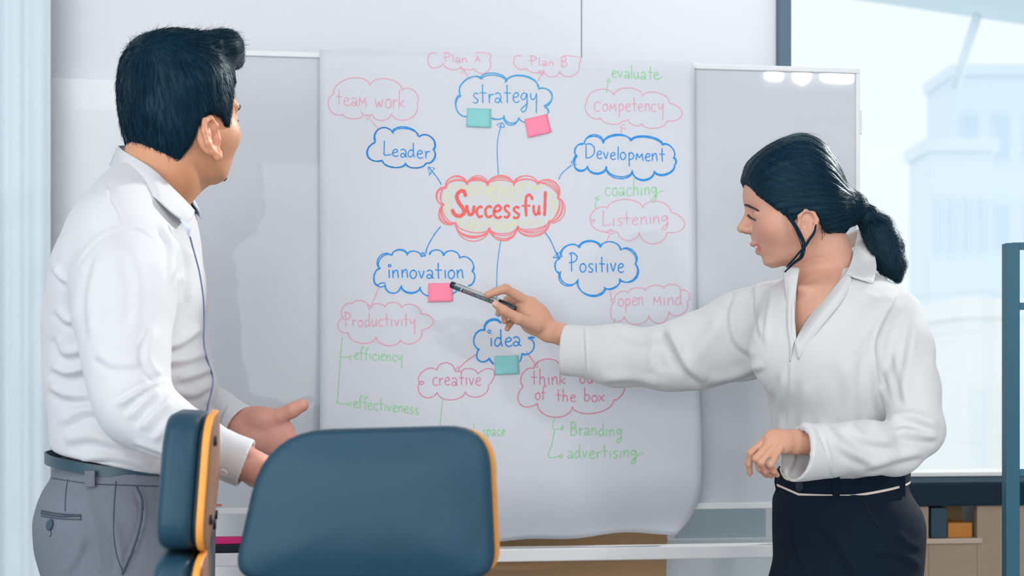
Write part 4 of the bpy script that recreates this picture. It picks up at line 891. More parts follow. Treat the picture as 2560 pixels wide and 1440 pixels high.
bm_.chain([P(325, 690, 2.125), P(345, 1020, 2.07), P(560, 1132, 2.03), P(632, 1166, 2.03)], [.036, .036, .026, .024], .02)   # right arm
bm_.chain([P(330, 650, 2.46), P(420, 960, 2.48), P(545, 1035, 2.435), P(600, 1070, 2.42)], [.05, .038, .026, .027], .02)     # left arm
# left hand: open palm, thumb up
DH = 2.41
bm_.fchain([P(598, 1068, 2.42), P(640, 1072, DH), P(690, 1090, DH-.005)], [.030, .036, .034], (0, 1, 0), .50, .012)
bm_.ell(P(655, 1049, DH-.010), (.026, .017, .0185), .010); bm_.ell(P(628, 1092, DH-.008), (.026, .014, .017), .010)
finger(bm_, [P(665, 1046, DH-.006), P(700, 1041, DH-.012), P(731, 1026, DH-.016), P(756, 1013, DH-.016)], .0150, .0112, .010)
for (x0, y0, x1, y1, x2, y2, x3, y3, r) in ((700, 1082, 742, 1100, 775, 1112, 800, 1122, .0095), (700, 1098, 745, 1120, 778, 1136, 803, 1148, .0098), (692, 1112, 735, 1136, 765, 1152, 788, 1165, .0092), (680, 1122, 712, 1146, 735, 1160, 752, 1172, .008)):
    finger(bm_, [P(x0, y0, DH-.004), P(x1, y1, DH-.012), P(x2, y2, DH-.022), P(x3, y3, DH-.034)], r, r*.8)
# right hand, palm up behind the chair
bm_.fchain([P(632, 1166, 2.03), P(668, 1184, 2.05), P(715, 1200, 2.05)], [.024, .033, .036], V(-.2, .45, 1), .48, .012)
finger(bm_, [P(672, 1180, 2.09), P(704, 1170, 2.12), P(728, 1166, 2.14), P(748, 1166, 2.15)], .0125, .010, .01)
for k, dd in enumerate((.055, .02, -.012, -.042)):
    finger(bm_, [P(715, 1200, 2.05+dd*.6), P(755, 1206, 2.05+dd), P(785, 1202, 2.05+dd), P(808, 1194, 2.05+dd)], .0095-.0006*(k == 3), .0075)
v, f_ = bm_.mesh(.0023)
q = HM.inv(v); tint = np.tile(V(.60, .305, .185), (len(v), 1))
px_ = proj(v); hand = (px_[:, 0] > 575) & (px_[:, 1] > 940); tint[hand] = V(.64, .315, .25)
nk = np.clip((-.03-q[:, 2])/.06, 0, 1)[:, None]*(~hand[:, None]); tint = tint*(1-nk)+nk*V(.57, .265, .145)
lip = (np.linalg.norm((q-V(.078, 0, -.054))/V(.012, .024, .012), axis=1) < 1) & ~hand; tint[lip] = V(.5, .2, .17)
eb = (np.linalg.norm((q-V(.01, -.076, -.03))/V(.03, .02, .03), axis=1) < 1); tint[eb] *= V(1.06, 1.0, 1.0)
v = v+normals_of(v, f_)*(vnoise(v, 90, 3)*.0003)[:, None]
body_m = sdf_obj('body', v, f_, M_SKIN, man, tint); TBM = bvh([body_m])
def snapm(c):
    h = TBM.find_nearest(Vector(HM.p(c))); return np.array(h[0])+np.array(h[1])*.0006
for s in (1, -1):
    MB().tube([snapm(c) for c in ((.0865, s*.014, .0155), (.084, s*.024, .0180), (.080, s*.036, .0180), (.071, s*.047, .0145))], [.0030, .0042, .0042, .0016], 6).build('eyebrow', M_BROW, man, True)
    MB().tube([snapm(c) for c in ((.0780, s*.020, -.005), (.0798, s*.031, -.0065), (.0725, s*.043, -.004))], [.0010, .0017, .0012], 6).build('eyelashes', M_BROW, man, True)
# small goatee under the chin
MB().tube([HM.p(c) for c in ((.0675, .006, -.086), (.0690, 0, -.088), (.0675, -.006, -.086), (.0645, -.012, -.088))], [.002, .0036, .0034, .0015], 8).build('beard', M_BROW, man, True)
# ---- hair
hm = Field(); hm.stack([(z, xc, 0, xf-xc, xc-xb, w) for z, xf, xb, w, xc in [(.130, .02, -.036, .034, -.01), (.121, .052, -.054, .056, -.006), (.105, .076, -.070, .071, -.004), (.08, .088, -.081, .080, -.002), (.05, .093, -.088, .0835, 0), (.02, .093, -.090, .083, 0), (-.005, .09, -.088, .0805, 0), (-.03, .088, -.082, .076, 0), (-.055, .07, -.076, .068, 0), (-.085, .04, -.066, .055, 0), (-.10, .04, -.05, .04, 0)]], .004, HM)
hm.fchain([(.060, .030, .107), (.083, .0, .098), (.060, -.045, .103)], [.026, .027, .022], (0, 0, 1), .85, .02, HM)
hm.chain([(.03, -.045, .106), (.07, -.03, .108), (.086, .0, .104)], [.02, .021, .016], .02, HM)
hm.prism([(.14, .082), (.092, .082), (.078, .074), (.066, .052), (.052, .042), (.050, .022), (.047, -.002), (.040, -.018), (.031, -.018), (.025, -.006), (.014, .000), (-.004, -.001), (-.014, -.012), (-.022, -.034), (-.028, -.046), (-.040, -.064), (-.058, -.077), (-.080, -.085), (-.12, -.084), (-.12, -.16), (.14, -.16)], HM, -.2, .2, .004)
v, f_ = hm.mesh(.0026); n = normals_of(v, f_)
qq = HM.inv(v); v = v+n*((vnoise(qq*V(1, 1, .45), 150, 9)*.0011+vnoise(qq, 60, 4)*.0015)*np.clip((qq[:, 2]+.06)/.03, .2, 1))[:, None]
hair_m = sdf_obj('hair', v, f_, M_HAIR, man)
WH = V(-.052, -.02, .085)                                   # crown whorl
def flow_m(p):
    d = p-WH; d = d/(np.linalg.norm(d)+1e-6); top = max(0, min(1, (p[2]-.06)/.05)); fwd_ = V(.8, -.15, .35)*top*max(0, min(1, (p[0]+.03)/.06))
    return d*(1-.6*top)+V(-.25, 0, -.75)*(1-top)+fwd_
strands('hair_strands', hair_m, flow_m, 5200, .026, .0035, .00042, M_STRAND_M, man, 3, HM, None, .05)
strands('hair_fringe', hair_m, flow_m, 420, .020, .010, .00035, M_STRAND_M, man, 5, HM, lambda q: (q[:, 2] > .10), .12)
# soft short hair fading at the nape and temples
strands('nape_hair', hair_m, lambda p: V(-.2, 0, -1), 900, .012, .0016, .00032, M_HAIR, man, 6, HM, lambda q: (q[:, 2] < -.035) | ((q[:, 0] > .015) & (q[:, 2] < .03)), .05)
# ---- shirt
M_SHIRT = mat('white_shirt_cotton', (.61, .615, .64), .8, .25, bump=.10, bscale=900, sheen=.15)
M_STRIPE = mat('blue_striped_lining', (.58, .62, .76), .8)
M_TRIM = mat('navy_placket_trim', (.22, .27, .46), .8)
def rows_px(D, lst): return [(P(0, py, D)[2], P((l+r)/2, 0, D)[0], D+yo, (r-l)/2/F*D, (r-l)/2/F*D, ry) for py, l, r, ry, yo in lst]
sm = Field()
sm.stack(rows_px(2.28, [(385, 318, 395, .040, 0), (420, 292, 425, .068, 0), (450, 268, 445, .10, 0), (485, 248, 462, .140, 0), (530, 218, 480, .176, 0), (590, 186, 492, .192, 0), (662, 152, 500, .194, 0), (735, 138, 510, .186, 0), (820, 122, 512, .170, 0), (896, 119, 523, .158, 0), (950, 120, 538, .152, 0), (985, 126, 538, .152, 0), (1020, 134, 526, .155, 0), (1060, 138, 522, .158, 0), (1110, 144, 520, .160, 0), (1150, 150, 520, .160, 0), (1196, 166, 514, .155, 0)]), .01, cap=.02)
sm.fchain([P(335, 655, 2.135), P(312, 720, 2.10), P(304, 800, 2.08), P(312, 900, 2.06), P(330, 1000, 2.045), P(352, 1035, 2.04)], [.070, .070, .063, .056, .050, .048], (0, 1, 0), .85, .03)
sm.fchain([P(345, 1020, 2.04), P(410, 1062, 2.03), P(480, 1100, 2.025), P(550, 1133, 2.02)], [.050, .043, .038, .036], (0, 1, 0), .9, .016)
sm.rc(P(548, 1135, 2.02), P(628, 1164, 2.022), .0355, .0375, .004)
sm.chain([P(345, 650, 2.44), P(400, 850, 2.49), P(440, 965, 2.48), P(540, 1025, 2.44)], [.066, .052, .045, .037], .02)
sm.rc(P(535, 1022, 2.44), P(602, 1070, 2.42), .0375, .039, .004)
# cuffs end open around the wrists
ax = P(628, 1164, 2.022)-P(548, 1135, 2.02); ax /= np.linalg.norm(ax); e1 = P(618, 1160, 2.022)
sm.local_half(e1, ax, .075); sm.rc(e1-ax*.03, e1+ax*.05, .0295, .0300, .002, mode='s')
ax2 = P(602, 1070, 2.42)-P(535, 1022, 2.44); ax2 /= np.linalg.norm(ax2); e2 = P(597, 1063, 2.422)
sm.local_half(e2, ax2, .08); sm.rc(e2-ax2*.03, e2+ax2*.05, .0310, .0315, .002, mode='s')
_n = P(161, 1146, 2.13)-P(161+46, 1146-246, 2.13); sm.half(P(200, 1154, 2.13), V(_n[0], 0, _n[2]), .008)
# neck opening
sm.chain([P(470, 300, 2.28), P(392, 430, 2.27), P(372, 470, 2.27)], [.066, .062, .045], .012, mode='s')
v, f_ = sm.mesh(.0030); v = relax(v, f_, 2, .4); n = normals_of(v, f_)
FM = [([(166, 700), (204, 636), (249, 592), (293, 571), (349, 570), (390, 600)], .0013, 5), ([(407, 951), (371, 968), (330, 990), (293, 1012)], .006, 9, 0, 2.2), ([(400, 975), (365, 1000), (320, 1045)], .005, 10, 0, 2.2), ([(430, 1000), (390, 1030), (350, 1075)], .005, 11, 0, 2.2), ([(470, 1030), (420, 1060), (385, 1100)], .004, 10, 0, 2.2),
      ([(393, 873), (449, 857), (504, 815)], .006, 14, 2.1, 3), ([(405, 905), (460, 900), (520, 880)], .005, 14, 2.1, 3), ([(460, 684), (430, 720), (416, 751)], .005, 12, 2.1, 3), ([(440, 950), (490, 935), (530, 920)], .005, 12, 2.1, 3), ([(430, 980), (480, 985), (525, 960)], .004, 12, 2.1, 3), ([(470, 620), (480, 680), (470, 760)], .003, 12, 2.1, 3),
      ([(135, 912), (171, 930), (225, 917)], .008, 14, 2.1, 3), ([(130, 960), (165, 985), (230, 990)], .007, 15, 2.1, 3), ([(149, 838), (165, 880), (217, 872)], .006, 14, 2.1, 3), ([(135, 664), (160, 698), (196, 706)], .006, 10, 2.1, 3), ([(150, 1060), (205, 1025), (260, 1030)], .006, 16, 2.1, 3), ([(160, 1100), (230, 1090), (320, 1120)], .006, 18, 2.1, 3), ([(200, 1150), (280, 1140), (380, 1165)], .005, 14, 2.1, 3), ([(145, 770), (170, 800), (200, 800)], .005, 12, 2.1, 3),
      ([(388, 823), (368, 895), (404, 945)], .004, 12, 0, 2.2), ([(250, 640), (225, 740), (230, 850)], .004, 16, 0, 2.2), ([(330, 620), (350, 720), (340, 830)], .003, 20, 0, 2.2), ([(240, 880), (290, 910), (360, 905)], .003, 14, 0, 2.2), ([(300, 560), (270, 500), (262, 455)], .002, 8, 2.0, 3), ([(400, 560), (430, 620), (428, 700)], .0045, 10, 2.0, 3),
      ([(540, 1078), (548, 1120), (540, 1180)], .0022, 5, 0, 2.2), ([(575, 1012), (560, 1040), (548, 1078)], .002, 5, 2.2, 3), ([(338, 1102), (380, 1118), (440, 1140)], .003, 8, 0, 2.2)]
v = fold(v, n, FM); v = v+n*(vnoise(v, 22, 11)*.0022+vnoise(v, 55, 12)*.0008)[:, None]
shirt_m = sdf_obj('shirt', v, f_, M_SHIRT, man); T_M = bvh([shirt_m])
# collar: near half, far half, striped lining
def PR(l): return [P(*q) for q in l]
sheet([PR([(297, 364, 2.30), (309, 377, 2.235), (378, 420, 2.190), (424, 464, 2.195), (455, 494, 2.215), (486, 527, 2.245)]), PR([(286, 388, 2.30), (306, 406, 2.222), (378, 454, 2.168), (426, 500, 2.172), (455, 524, 2.19), (480, 545, 2.22)]), PR([(275, 414, 2.30), (312, 442, 2.205), (384, 492, 2.155), (424, 527, 2.160), (446, 545, 2.175), (467, 559, 2.20)])], M_SHIRT, 'collar', man, .0026, 6, 6)
sheet([PR([(297, 364, 2.30), (340, 370, 2.355), (410, 410, 2.37), (455, 450, 2.355), (469, 477, 2.335), (484, 510, 2.30)]), PR([(286, 388, 2.30), (336, 398, 2.37), (410, 440, 2.39), (465, 480, 2.375), (487, 505, 2.35), (497, 528, 2.315)]), PR([(275, 414, 2.30), (336, 432, 2.385), (415, 475, 2.40), (470, 520, 2.385), (498, 540, 2.36), (503, 548, 2.325)])], M_STRIPE, 'collar', man, .0026, 6, 6)
sheet([PR([(449, 548, 2.17), (462, 552, 2.168), (476, 552, 2.172)]), PR([(458, 562, 2.15), (468, 568, 2.150), (476, 568, 2.155)]), PR([(471, 592, 2.16), (473, 593, 2.16), (475, 592, 2.165)])], M_STRIPE, 'lining', man, .001)
seam(T_M, [(474, 592), (485, 634), (498, 684), (507, 745), (509, 800), (508, 850), (514, 890), (526, 925), (531, 950), (526, 985), (519, 1010), (516, 1040)], .0014, .001, M_TRIM, 'placket_trim', man)
M_BTN = mat('pearl_button', (.74, .73, .70), .25, .6)
def disc(tree, px, py, r, m, name, parent, lift=.0015, th=.002):
    c = cast(tree, px, py, 0); c2 = cast(tree, px+3, py); c3 = cast(tree, px, py+3); n = np.cross(c3-c, c2-c); n /= np.linalg.norm(n); n = n if n @ (V(0, 0, CH)-c) > 0 else -n
    return MB().tube([c-n*th*.2, c+n*th*.8, c+n*th], [r, r, r*.8], 16).build(name, m, parent, False)
disc(T_M, 559, 1182, .0062, M_BTN, 'button', man)
# ---- trousers, belt, shoes
M_TROU = mat('grey_wool', (.165, .185, .225), .9, .2, noise=.10, nscale=300, bump=.15, bscale=700)
M_SEAM = mat('dark_seam_thread', (.05, .07, .10), .9); M_BELT = mat('navy_leather_belt', (.02, .06, .09), .4)
tm = Field()
tm.stack(rows_px(2.28, [(1140, 156, 506, .146, 0), (1172, 149, 511, .149, 0), (1196, 140, 515, .155, 0), (1225, 122, 522, .165, 0), (1262, 107, 528, .175, 0), (1300, 99, 531, .182, 0), (1353, 101, 531, .185, 0), (1430, 122, 530, .185, 0), (1500, 150, 526, .18, 0), (1560, 175, 520, .15, 0)]), .01)
tm.chain([P(315, 1480, 2.20), V(P(330, 0, 2.2)[0], 2.21, .50), V(P(330, 0, 2.2)[0]-.02, 2.22, .08)], [.095, .066, .052], .04)
tm.chain([P(345, 1480, 2.37), V(P(360, 0, 2.37)[0], 2.38, .50), V(P(360, 0, 2.37)[0], 2.39, .08)], [.095, .066, .052], .04)
tm.half(P(200, 1157, 2.13), -V(_n[0], 0, _n[2]), .004); v, f_ = tm.mesh(.005); v = relax(v, f_, 2, .4); n = normals_of(v, f_)
v = fold(v, n, [([(340, 1216), (357, 1262), (350, 1330), (305, 1436)], .004, 6), ([(215, 1240), (235, 1330), (250, 1440)], .004, 14), ([(160, 1440), (190, 1390), (205, 1340)], .004, 12), ([(280, 1300), (300, 1380), (295, 1440)], .003, 10)])
v = v+n*(vnoise(v, 24, 21)*.002)[:, None]
trou_m = sdf_obj('trousers', v, f_, M_TROU, man); T_T = bvh([trou_m])
def ring_band(D, pts_px, ry, z0off, z1off, name, m, parent, k=48, infl=0):
    pass
def belt_band(cx, cy, rx, ry, zf, h, th, m, name, parent, a0=0, a1=360, n=180):
    vs = []; fs = []
    A = [math.radians(a0+(a1-a0)*i/n) for i in range(n+1)]
    for a in A:
        x, y = cx+rx*math.cos(a), cy+ry*math.sin(a); o_ = V(math.cos(a)/rx, math.sin(a)/ry, 0); o_ /= np.linalg.norm(o_); z = zf(x)
        for dz, t in ((0, 0), (0, th), (h, th), (h, 0)): vs.append(V(x, y, z+dz)+o_*t)
    for i in range(n):
        for j in range(4): fs.append((i*4+j, (i+1)*4+j, (i+1)*4+(j+1) % 4, i*4+(j+1) % 4))
    return mk(name, vs, fs, m, parent, False)
xl, xr = P(138, 0, 2.28)[0], P(515, 0, 2.28)[0]
belt_band((xl+xr)/2-.004, 2.28, (xr-xl)/2+.001, .149, lambda x: P(0, min(1206, 1176+(proj(V(x, 2.13, 1))[0]-140)*.13), 2.13)[2], .0165, .003, M_BELT, 'belt', man)
for pp in ([(226, 1178), (224, 1195), (225, 1210)],):
    pts = [cast(bvh([trou_m]), x, y, 0) for x, y in pp]; c = P(225, 1197, 2.118)
    MB().box(c-V(.0075, .002, .012), c+V(.0075, .003, .012), .001).build('belt_loop', M_TROU, man)
seam(T_T, [(132, 1196), (220, 1209), (300, 1213), (407, 1216)], .0010, .0006, M_SEAM, 'waist_seam', man)
seam(T_T, [(340, 1216), (353, 1242), (356, 1275), (350, 1320), (330, 1380), (305, 1436)], .0016, .001, M_SEAM, 'pocket_edge', man)
seam(T_T, [(290, 1203), (284, 1290), (288, 1370), (307, 1432)], .0009, .0005, M_SEAM, 'side_seam', man)
seam(T_T, [(170, 1199), (165, 1230), (163, 1278)], .0008, .0005, M_SEAM, 'dart_seam', man)
seam(T_T, [(104, 1277), (150, 1285), (202, 1288)], .0012, .0006, M_SEAM, 'pocket_welt', man); seam(T_T, [(104, 1290), (150, 1297), (202, 1299)], .0010, .0006, M_SEAM, 'pocket_welt', man); seam(T_T, [(104, 1283), (150, 1291), (202, 1290)], .0016, .0004, M_SEAM, 'pocket_slit', man); seam(T_T, [(202, 1287), (202.5, 1293), (202, 1299)], .0009, .0005, M_SEAM, 'pocket_welt', man)
disc(T_T, 126, 1312, .0085, M_BELT, 'button', man, th=.003); seam(T_T, [(127, 1324), (129, 1334), (125, 1342)], .0008, .0005, M_SEAM, 'thread', man)
M_SHOE = mat('black_shoe_leather', (.01, .012, .016), .3)
def shoe(x, y, dirv, parent, m, heel=.0):
    d = np.array(dirv, float); d /= np.linalg.norm(d); fr = Frame((x, y, 0), np.stack([d, np.cross(V(0, 0, 1), d), V(0, 0, 1)], 1)); s = Field()
    s.fchain([(-.07, 0, .035+heel), (.0, 0, .04+heel*.6), (.10, 0, .028), (.17, 0, .022)], [.034, .038, .042, .026], (0, 0, 1), .75, .02, fr); s.chain([(-.03, 0, .05), (-.03, 0, .10)], [.036, .040], .02, fr)
    s.half((0, 0, .002), (0, 0, -1)); v, f_ = s.mesh(.006, *[b for b in (fr.p((0, 0, .07))-V(.26, .26, .09), fr.p((0, 0, .07))+V(.26, .26, .09))]); return sdf_obj('shoe', v, f_, m, parent)
shoe(P(330, 0, 2.2)[0]-.01, 2.22, (.9, .4, 0), man, M_SHOE); shoe(P(360, 0, 2.37)[0]+.01, 2.39, (.9, .4, 0), man, M_SHOE)
# ================================================================ the woman
D_W = 2.45
_a, _p = math.radians(4), math.radians(7)
fw = V(-math.cos(_a)*math.cos(_p), math.sin(_a)*math.cos(_p), -math.sin(_p)); lf = V(-math.sin(_a), -math.cos(_a), 0); up = np.cross(fw, lf)
HW = Frame(P(1993.5, 528, D_W), np.stack([fw, lf, up], 1), 1.0)
SK_W = [(.116, .012, -.026, .022, -.008), (.103, .045, -.046, .046, -.003), (.07, .0785, -.068, .066, .0), (.0345, .0895, -.077, .0715, .0), (.02, .0880, -.081, .071, 0), (.008, .0845, -.081, .069, 0), (-.015, .0825, -.072, .066, .002), (-.03, .0835, -.055, .062, .006),
        (-.042, .0820, -.032, .058, .010), (-.053, .0775, -.018, .0535, .014), (-.0625, .0735, -.008, .048, .018), (-.074, .0665, .002, .041, .022), (-.084, .0640, .012, .030, .03), (-.0895, .054, .025, .015, .038)]
wom = empty('person', (P(2090, 960, 2.47)[0], 2.47, 0)); tag(wom, 'person with a black ponytail in a white blouse pointing a marker at the paper', 'person')
wm = Field(); head(wm, HW, SK_W, .8, 2.25); ear(wm, HW, 1, .84, (.003, .0655, -.031)); ear(wm, HW, -1, .84, (.003, .0655, -.031))
wm.chain([HW.p((-.022, 0, -.015)), P(2056, 640, 2.46), P(2075, 735, 2.475)], [.046, .0440, .054], .03)
WROWS = [(668, 2010, 2168, .055, .0), (695, 1962, 2205, .090, 0), (730, 1915, 2250, .122, 0), (780, 1896, 2278, .138, 0), (850, 1897, 2282, .140, 0), (930, 1907, 2272, .134, 0), (1018, 1922, 2266, .126, 0), (1100, 1935, 2264, .121, 0), (1170, 1946, 2266, .120, 0), (1206, 1956, 2262, .114, 0), (1228, 1962, 2254, .108, 0)]
def rows_w(ins): return [(z, x, y, rx-ins, rx2-ins, ry-ins) for z, x, y, rx, rx2, ry in rows_px(2.47, WROWS)]
wm.stack(rows_w(.0105), .025, cap=.01)
# collar bones
wm.rc(P(2000, 722, 2.385), P(1965, 738, 2.45), .003, .003, .02); wm.rc(P(2015, 724, 2.375), P(2100, 716, 2.40), .003, .003, .02)
# right arm to the pen
wm.chain([P(1930, 800, 2.54), P(1690, 890, 2.605), P(1470, 862, 2.655), P(1404, 836, 2.668)], [.035, .027, .020, .0192], .01)
DW = 2.672
wm.fchain([P(1404, 836, 2.668), P(1372, 827, DW), P(1338, 798, DW), P(1320, 775, DW)], [.0192, .0205, .0285, .0262], (0, 1, 0), .58, .008)
IDX = [P(1318, 754, 2.668), P(1264, 722, 2.650), P(1240, 729, 2.641), P(1219, 737, 2.638)]
THB = [P(1342, 815, 2.660), P(1297, 797, 2.640), P(1260, 776, 2.632), P(1240, 761, 2.630)]
finger(wm, IDX, .0098, .0066); finger(wm, THB, .0122, .0072, .008)
finger(wm, [P(1312, 762, 2.690), P(1270, 750, 2.694), P(1254, 768, 2.680), P(1247, 782, 2.668)], .0088, .0062)
finger(wm, [P(1314, 778, 2.700), P(1276, 772, 2.706), P(1262, 790, 2.694), P(1261, 803, 2.682)], .0082, .0058)
finger(wm, [P(1320, 794, 2.704), P(1288, 796, 2.708), P(1274, 810, 2.698), P(1268, 822, 2.690)], .0074, .0054)
# left arm across the waist
wm.chain([P(2235, 800, 2.43), P(2272, 960, 2.345), P(2280, 1075, 2.315), P(2160, 1115, 2.262), P(2080, 1113, 2.24), P(2020, 1107, 2.222)], [.030, .027, .026, .024, .020, .0185], .01)
wm.fchain([P(2024, 1107, 2.225), P(1988, 1105, 2.213), P(1952, 1104, 2.202), P(1934, 1100, 2.198)], [.0185, .0190, .0190, .0170], V(0, -1, .25), .62, .006)
for pts, r in (([(1926, 1088, 2.203), (1877, 1132, 2.200), (1872, 1160, 2.205), (1875, 1183, 2.212)], .0061), ([(1931, 1098, 2.196), (1890, 1146, 2.187), (1900, 1171, 2.196), (1916, 1188, 2.208)], .0063), ([(1940, 1110, 2.191), (1903, 1156, 2.178), (1914, 1177, 2.188), (1928, 1190, 2.200)], .0061), ([(1951, 1121, 2.190), (1927, 1161, 2.172), (1934, 1177, 2.182), (1943, 1188, 2.192)], .0056)):
    finger(wm, [P(*q) for q in pts], r, r*.74, .002)
finger(wm, [P(1985, 1100, 2.225), P(1938, 1122, 2.236), P(1908, 1138, 2.232), P(1893, 1150, 2.226)], .0088, .0065, .006)
v, f_ = wm.mesh(.0021); n = normals_of(v, f_)
q = HW.inv(v); tint = np.tile(V(.62, .335, .245), (len(v), 1)); pxw = proj(v)
hd = (pxw[:, 1] < 700) & (pxw[:, 0] > 1800)
blush = np.exp(-(((q-V(.06, .05, -.028))/V(.022, .03, .02))**2).sum(1))[:, None]*hd[:, None]*.8; tint = tint*(1-blush)+blush*V(.59, .27, .20)
for a, b, rr, lc in (((.0745, .019, -.0510), (.0830, 0, -.0464), .0050, V(.56, .215, .18)), ((.0745, -.019, -.0510), (.0830, 0, -.0464), .0050, V(.56, .215, .18)), ((.0715, .018, -.0550), (.0738, 0, -.0605), .0064, V(.60, .17, .165)), ((.0715, -.018, -.0550), (.0738, 0, -.0605), .0064, V(.60, .17, .165))):
    a, b = np.array(a), np.array(b); w_ = q-a; d_ = b-a; t_ = np.clip((w_ @ d_)/(d_ @ d_), 0, 1); dd = np.linalg.norm(w_-t_[:, None]*d_, axis=1); s_ = (np.clip((rr-dd)/.0016, 0, 1)*hd)[:, None]; tint = tint*(1-s_)+s_*lc
hh = ~hd & ((pxw[:, 0] < 1410) | (pxw[:, 1] > 1040)); tint[hh] = V(.60, .315, .215)
ch = ~hd & ~hh; tint[ch] = V(.60, .325, .235)
body_w = sdf_obj('body', v, f_, M_SKIN, wom, tint)
M_NAIL = mat('fingernail', (.66, .38, .32), .25, .5)
nail(THB[-1], THB[-2], V(-.25, -.9, .35), .0085, wom, M_NAIL); nail(IDX[-1], IDX[-2], V(-.3, -.5, .8), .0062, wom, M_NAIL)
nail(P(1875, 1182, 2.212), P(1872, 1160, 2.205), V(-.8, -.6, 0), .0052, wom, M_NAIL); nail(P(1916, 1186, 2.208), P(1900, 1171, 2.196), V(-.6, -.6, -.5), .0050, wom, M_NAIL); nail(P(1927, 1188, 2.200), P(1914, 1177, 2.188), V(-.6, -.6, -.5), .0050, wom, M_NAIL)
M_TEETH = mat('teeth', (.80, .76, .68), .3)
wt = Field(); wt.chain([(.068, .016, -.0515), (.0765, .006, -.0512), (.0765, -.006, -.0512), (.068, -.016, -.0515)], [.003, .0034, .0034, .003], .003, HW); v, f_ = wt.mesh(.0015); sdf_obj('teeth', v, f_, M_TEETH, wom)
def brow_strip(pts, w, th, m, name, par):
    pl = catmull([HW.p(p) for p in pts], 5); k = len(pl); MB().tube(pl, [w*(.35+.65*math.sin(math.pi*min(1, .12+i/(k-1)*.88))) for i in range(k)], 6).build(name, m, par, True)
TB = bvh([body_w])
def pxl(pts, lift=.0004): return [c for c in (cast(TB, x, y, lift) for x, y in pts) if c is not None]
LIDW = pxl([(1870, 536), (1874, 541), (1881, 546.5), (1890, 550)])
def taper(pts, w, m, name, f0=.3):
    pl = catmull(pts, 6); k = len(pl); MB().tube(pl, [w*(f0+(1-f0)*math.sin(math.pi*min(1, .1+.9*i/(k-1)))) for i in range(k)], 6).build(name, m, wom, True)
taper(LIDW, .0016, M_BROW, 'eyelashes')
taper(pxl([(1862.5, 512), (1871, 514), (1880, 518), (1889, 522.5)], .0), .0025, M_BROW, 'eyebrow', .6); taper(pxl([(1886, 521), (1892, 524.5), (1899, 528)], .0), .0020, M_BROW, 'eyebrow', .3)
for s in (1, -1):
    lid = [HW.inv(c)*V(1, s, 1) for c in LIDW]
    def snap(p, lift=.0004):
        h = TB.find_nearest(Vector(HW.p(p))); return HW.inv(np.array(h[0])+np.array(h[1])*lift)
    for k in range(11):
        t = k/10; i = t*(len(lid)-1); j = min(int(i), len(lid)-2); b_ = np.array(lid[j])+(np.array(lid[j+1])-np.array(lid[j]))*(i-j); b_ = snap(b_)
        MB().tube([HW.p(b_), HW.p(b_+V(.0018, s*.001*(t-.4)*3, -.0014)), HW.p(b_+V(.0032, s*.0012*(t-.3)*4, -.0024))], [.0004, .0003, .0001], 4).build('eyelash', M_BROW, wom, True)
    if s == -1:
        brow_strip([snap(p, .0002) for p in [(.0862, s*.020, .0150), (.085, s*.026, .0150), (.0815, s*.032, .0125), (.0735, s*.044, .006)]], .0024, 0, M_BROW, 'eyebrow', wom)
    EB = Field(); EB.ell((.0655, s*.030, -.0075), (.0118, .0126, .0045), .001, HW); v, f_ = EB.mesh(.0014); sdf_obj('eye', v, f_, mat('eye_dark', (.05, .035, .03), .15), wom)
# ---- hair: cap drawn back to a low tie
hw = Field(); hw.stack([(z, xc, 0, xf-xc, xc-xb, w) for z, xf, xb, w, xc in [(.129, .0, -.028, .020, -.014), (.121, .03, -.043, .046, -.010), (.108, .056, -.058, .062, -.005), (.09, .0790, -.068, .073, 0), (.07, .0875, -.077, .079, 0), (.045, .0945, -.085, .0800, 0), (.015, .095, -.091, .079, 0), (-.01, .09, -.096, .076, 0), (-.03, .085, -.093, .068, 0), (-.048, .06, -.078, .055, -.005)]], .004, HW)
hw.chain([(-.06, 0, .0), (-.090, .0, -.004), (-.101, 0, -.004)], [.045, .026, .012], .02, HW)
hpx = [(1780, 438), (1864, 441), (1880, 461), (1897, 487), (1938, 521), (1966, 545), (1984, 556), (1991, 545), (2000, 533), (2014, 528), (2031, 532), (2044, 543), (2053, 566), (2068, 582), (2090, 590), (2108, 588), (2124, 575), (2136, 556), (2170, 560), (2170, 760), (1780, 760)]
hp = [tuple(HW.inv(P(x, y, D_W-.06))[[0, 2]]) for x, y in hpx]
hw.prism(hp, HW, -.2, .2, .003)
v, f_ = hw.mesh(.0024); n = normals_of(v, f_); qq = HW.inv(v)
TIE = HW.inv(P(2134, 517, 2.45)); PART = V(.060, -.015, .108)
def comb(qq):
    d = TIE-qq; ang = np.arctan2(qq[:, 1], qq[:, 2]+.01); return np.sin(ang*46+1.1*np.sin(ang*11))*.00055+np.sin(ang*97)*.0003
v = v+n*comb(qq)[:, None]
hair_w = sdf_obj('hair', v, f_, M_HAIR, wom)
def flow_w(p):
    d = TIE-p; d = d/(np.linalg.norm(d)+1e-6); return d+V(0, math.copysign(.55, p[1]+.015), -.25)*max(0, min(1, (p[0]-.0)/.06))
strands('hair_strands', hair_w, flow_w, 3600, .050, .0012, .00036, M_STRAND, wom, 13, HW, None, .02, 7, .10, .0004)
strands('hair_wisps', hair_w, flow_w, 160, .045, .007, .00022, M_STRAND, wom, 14, HW, lambda q: q[:, 2] > .06, .2, 7, .25)
M_TIE = mat('black_hair_tie', (.006, .02, .03), .5)
t0, t1 = P(2126, 511, 2.45), P(2146, 524, 2.45)
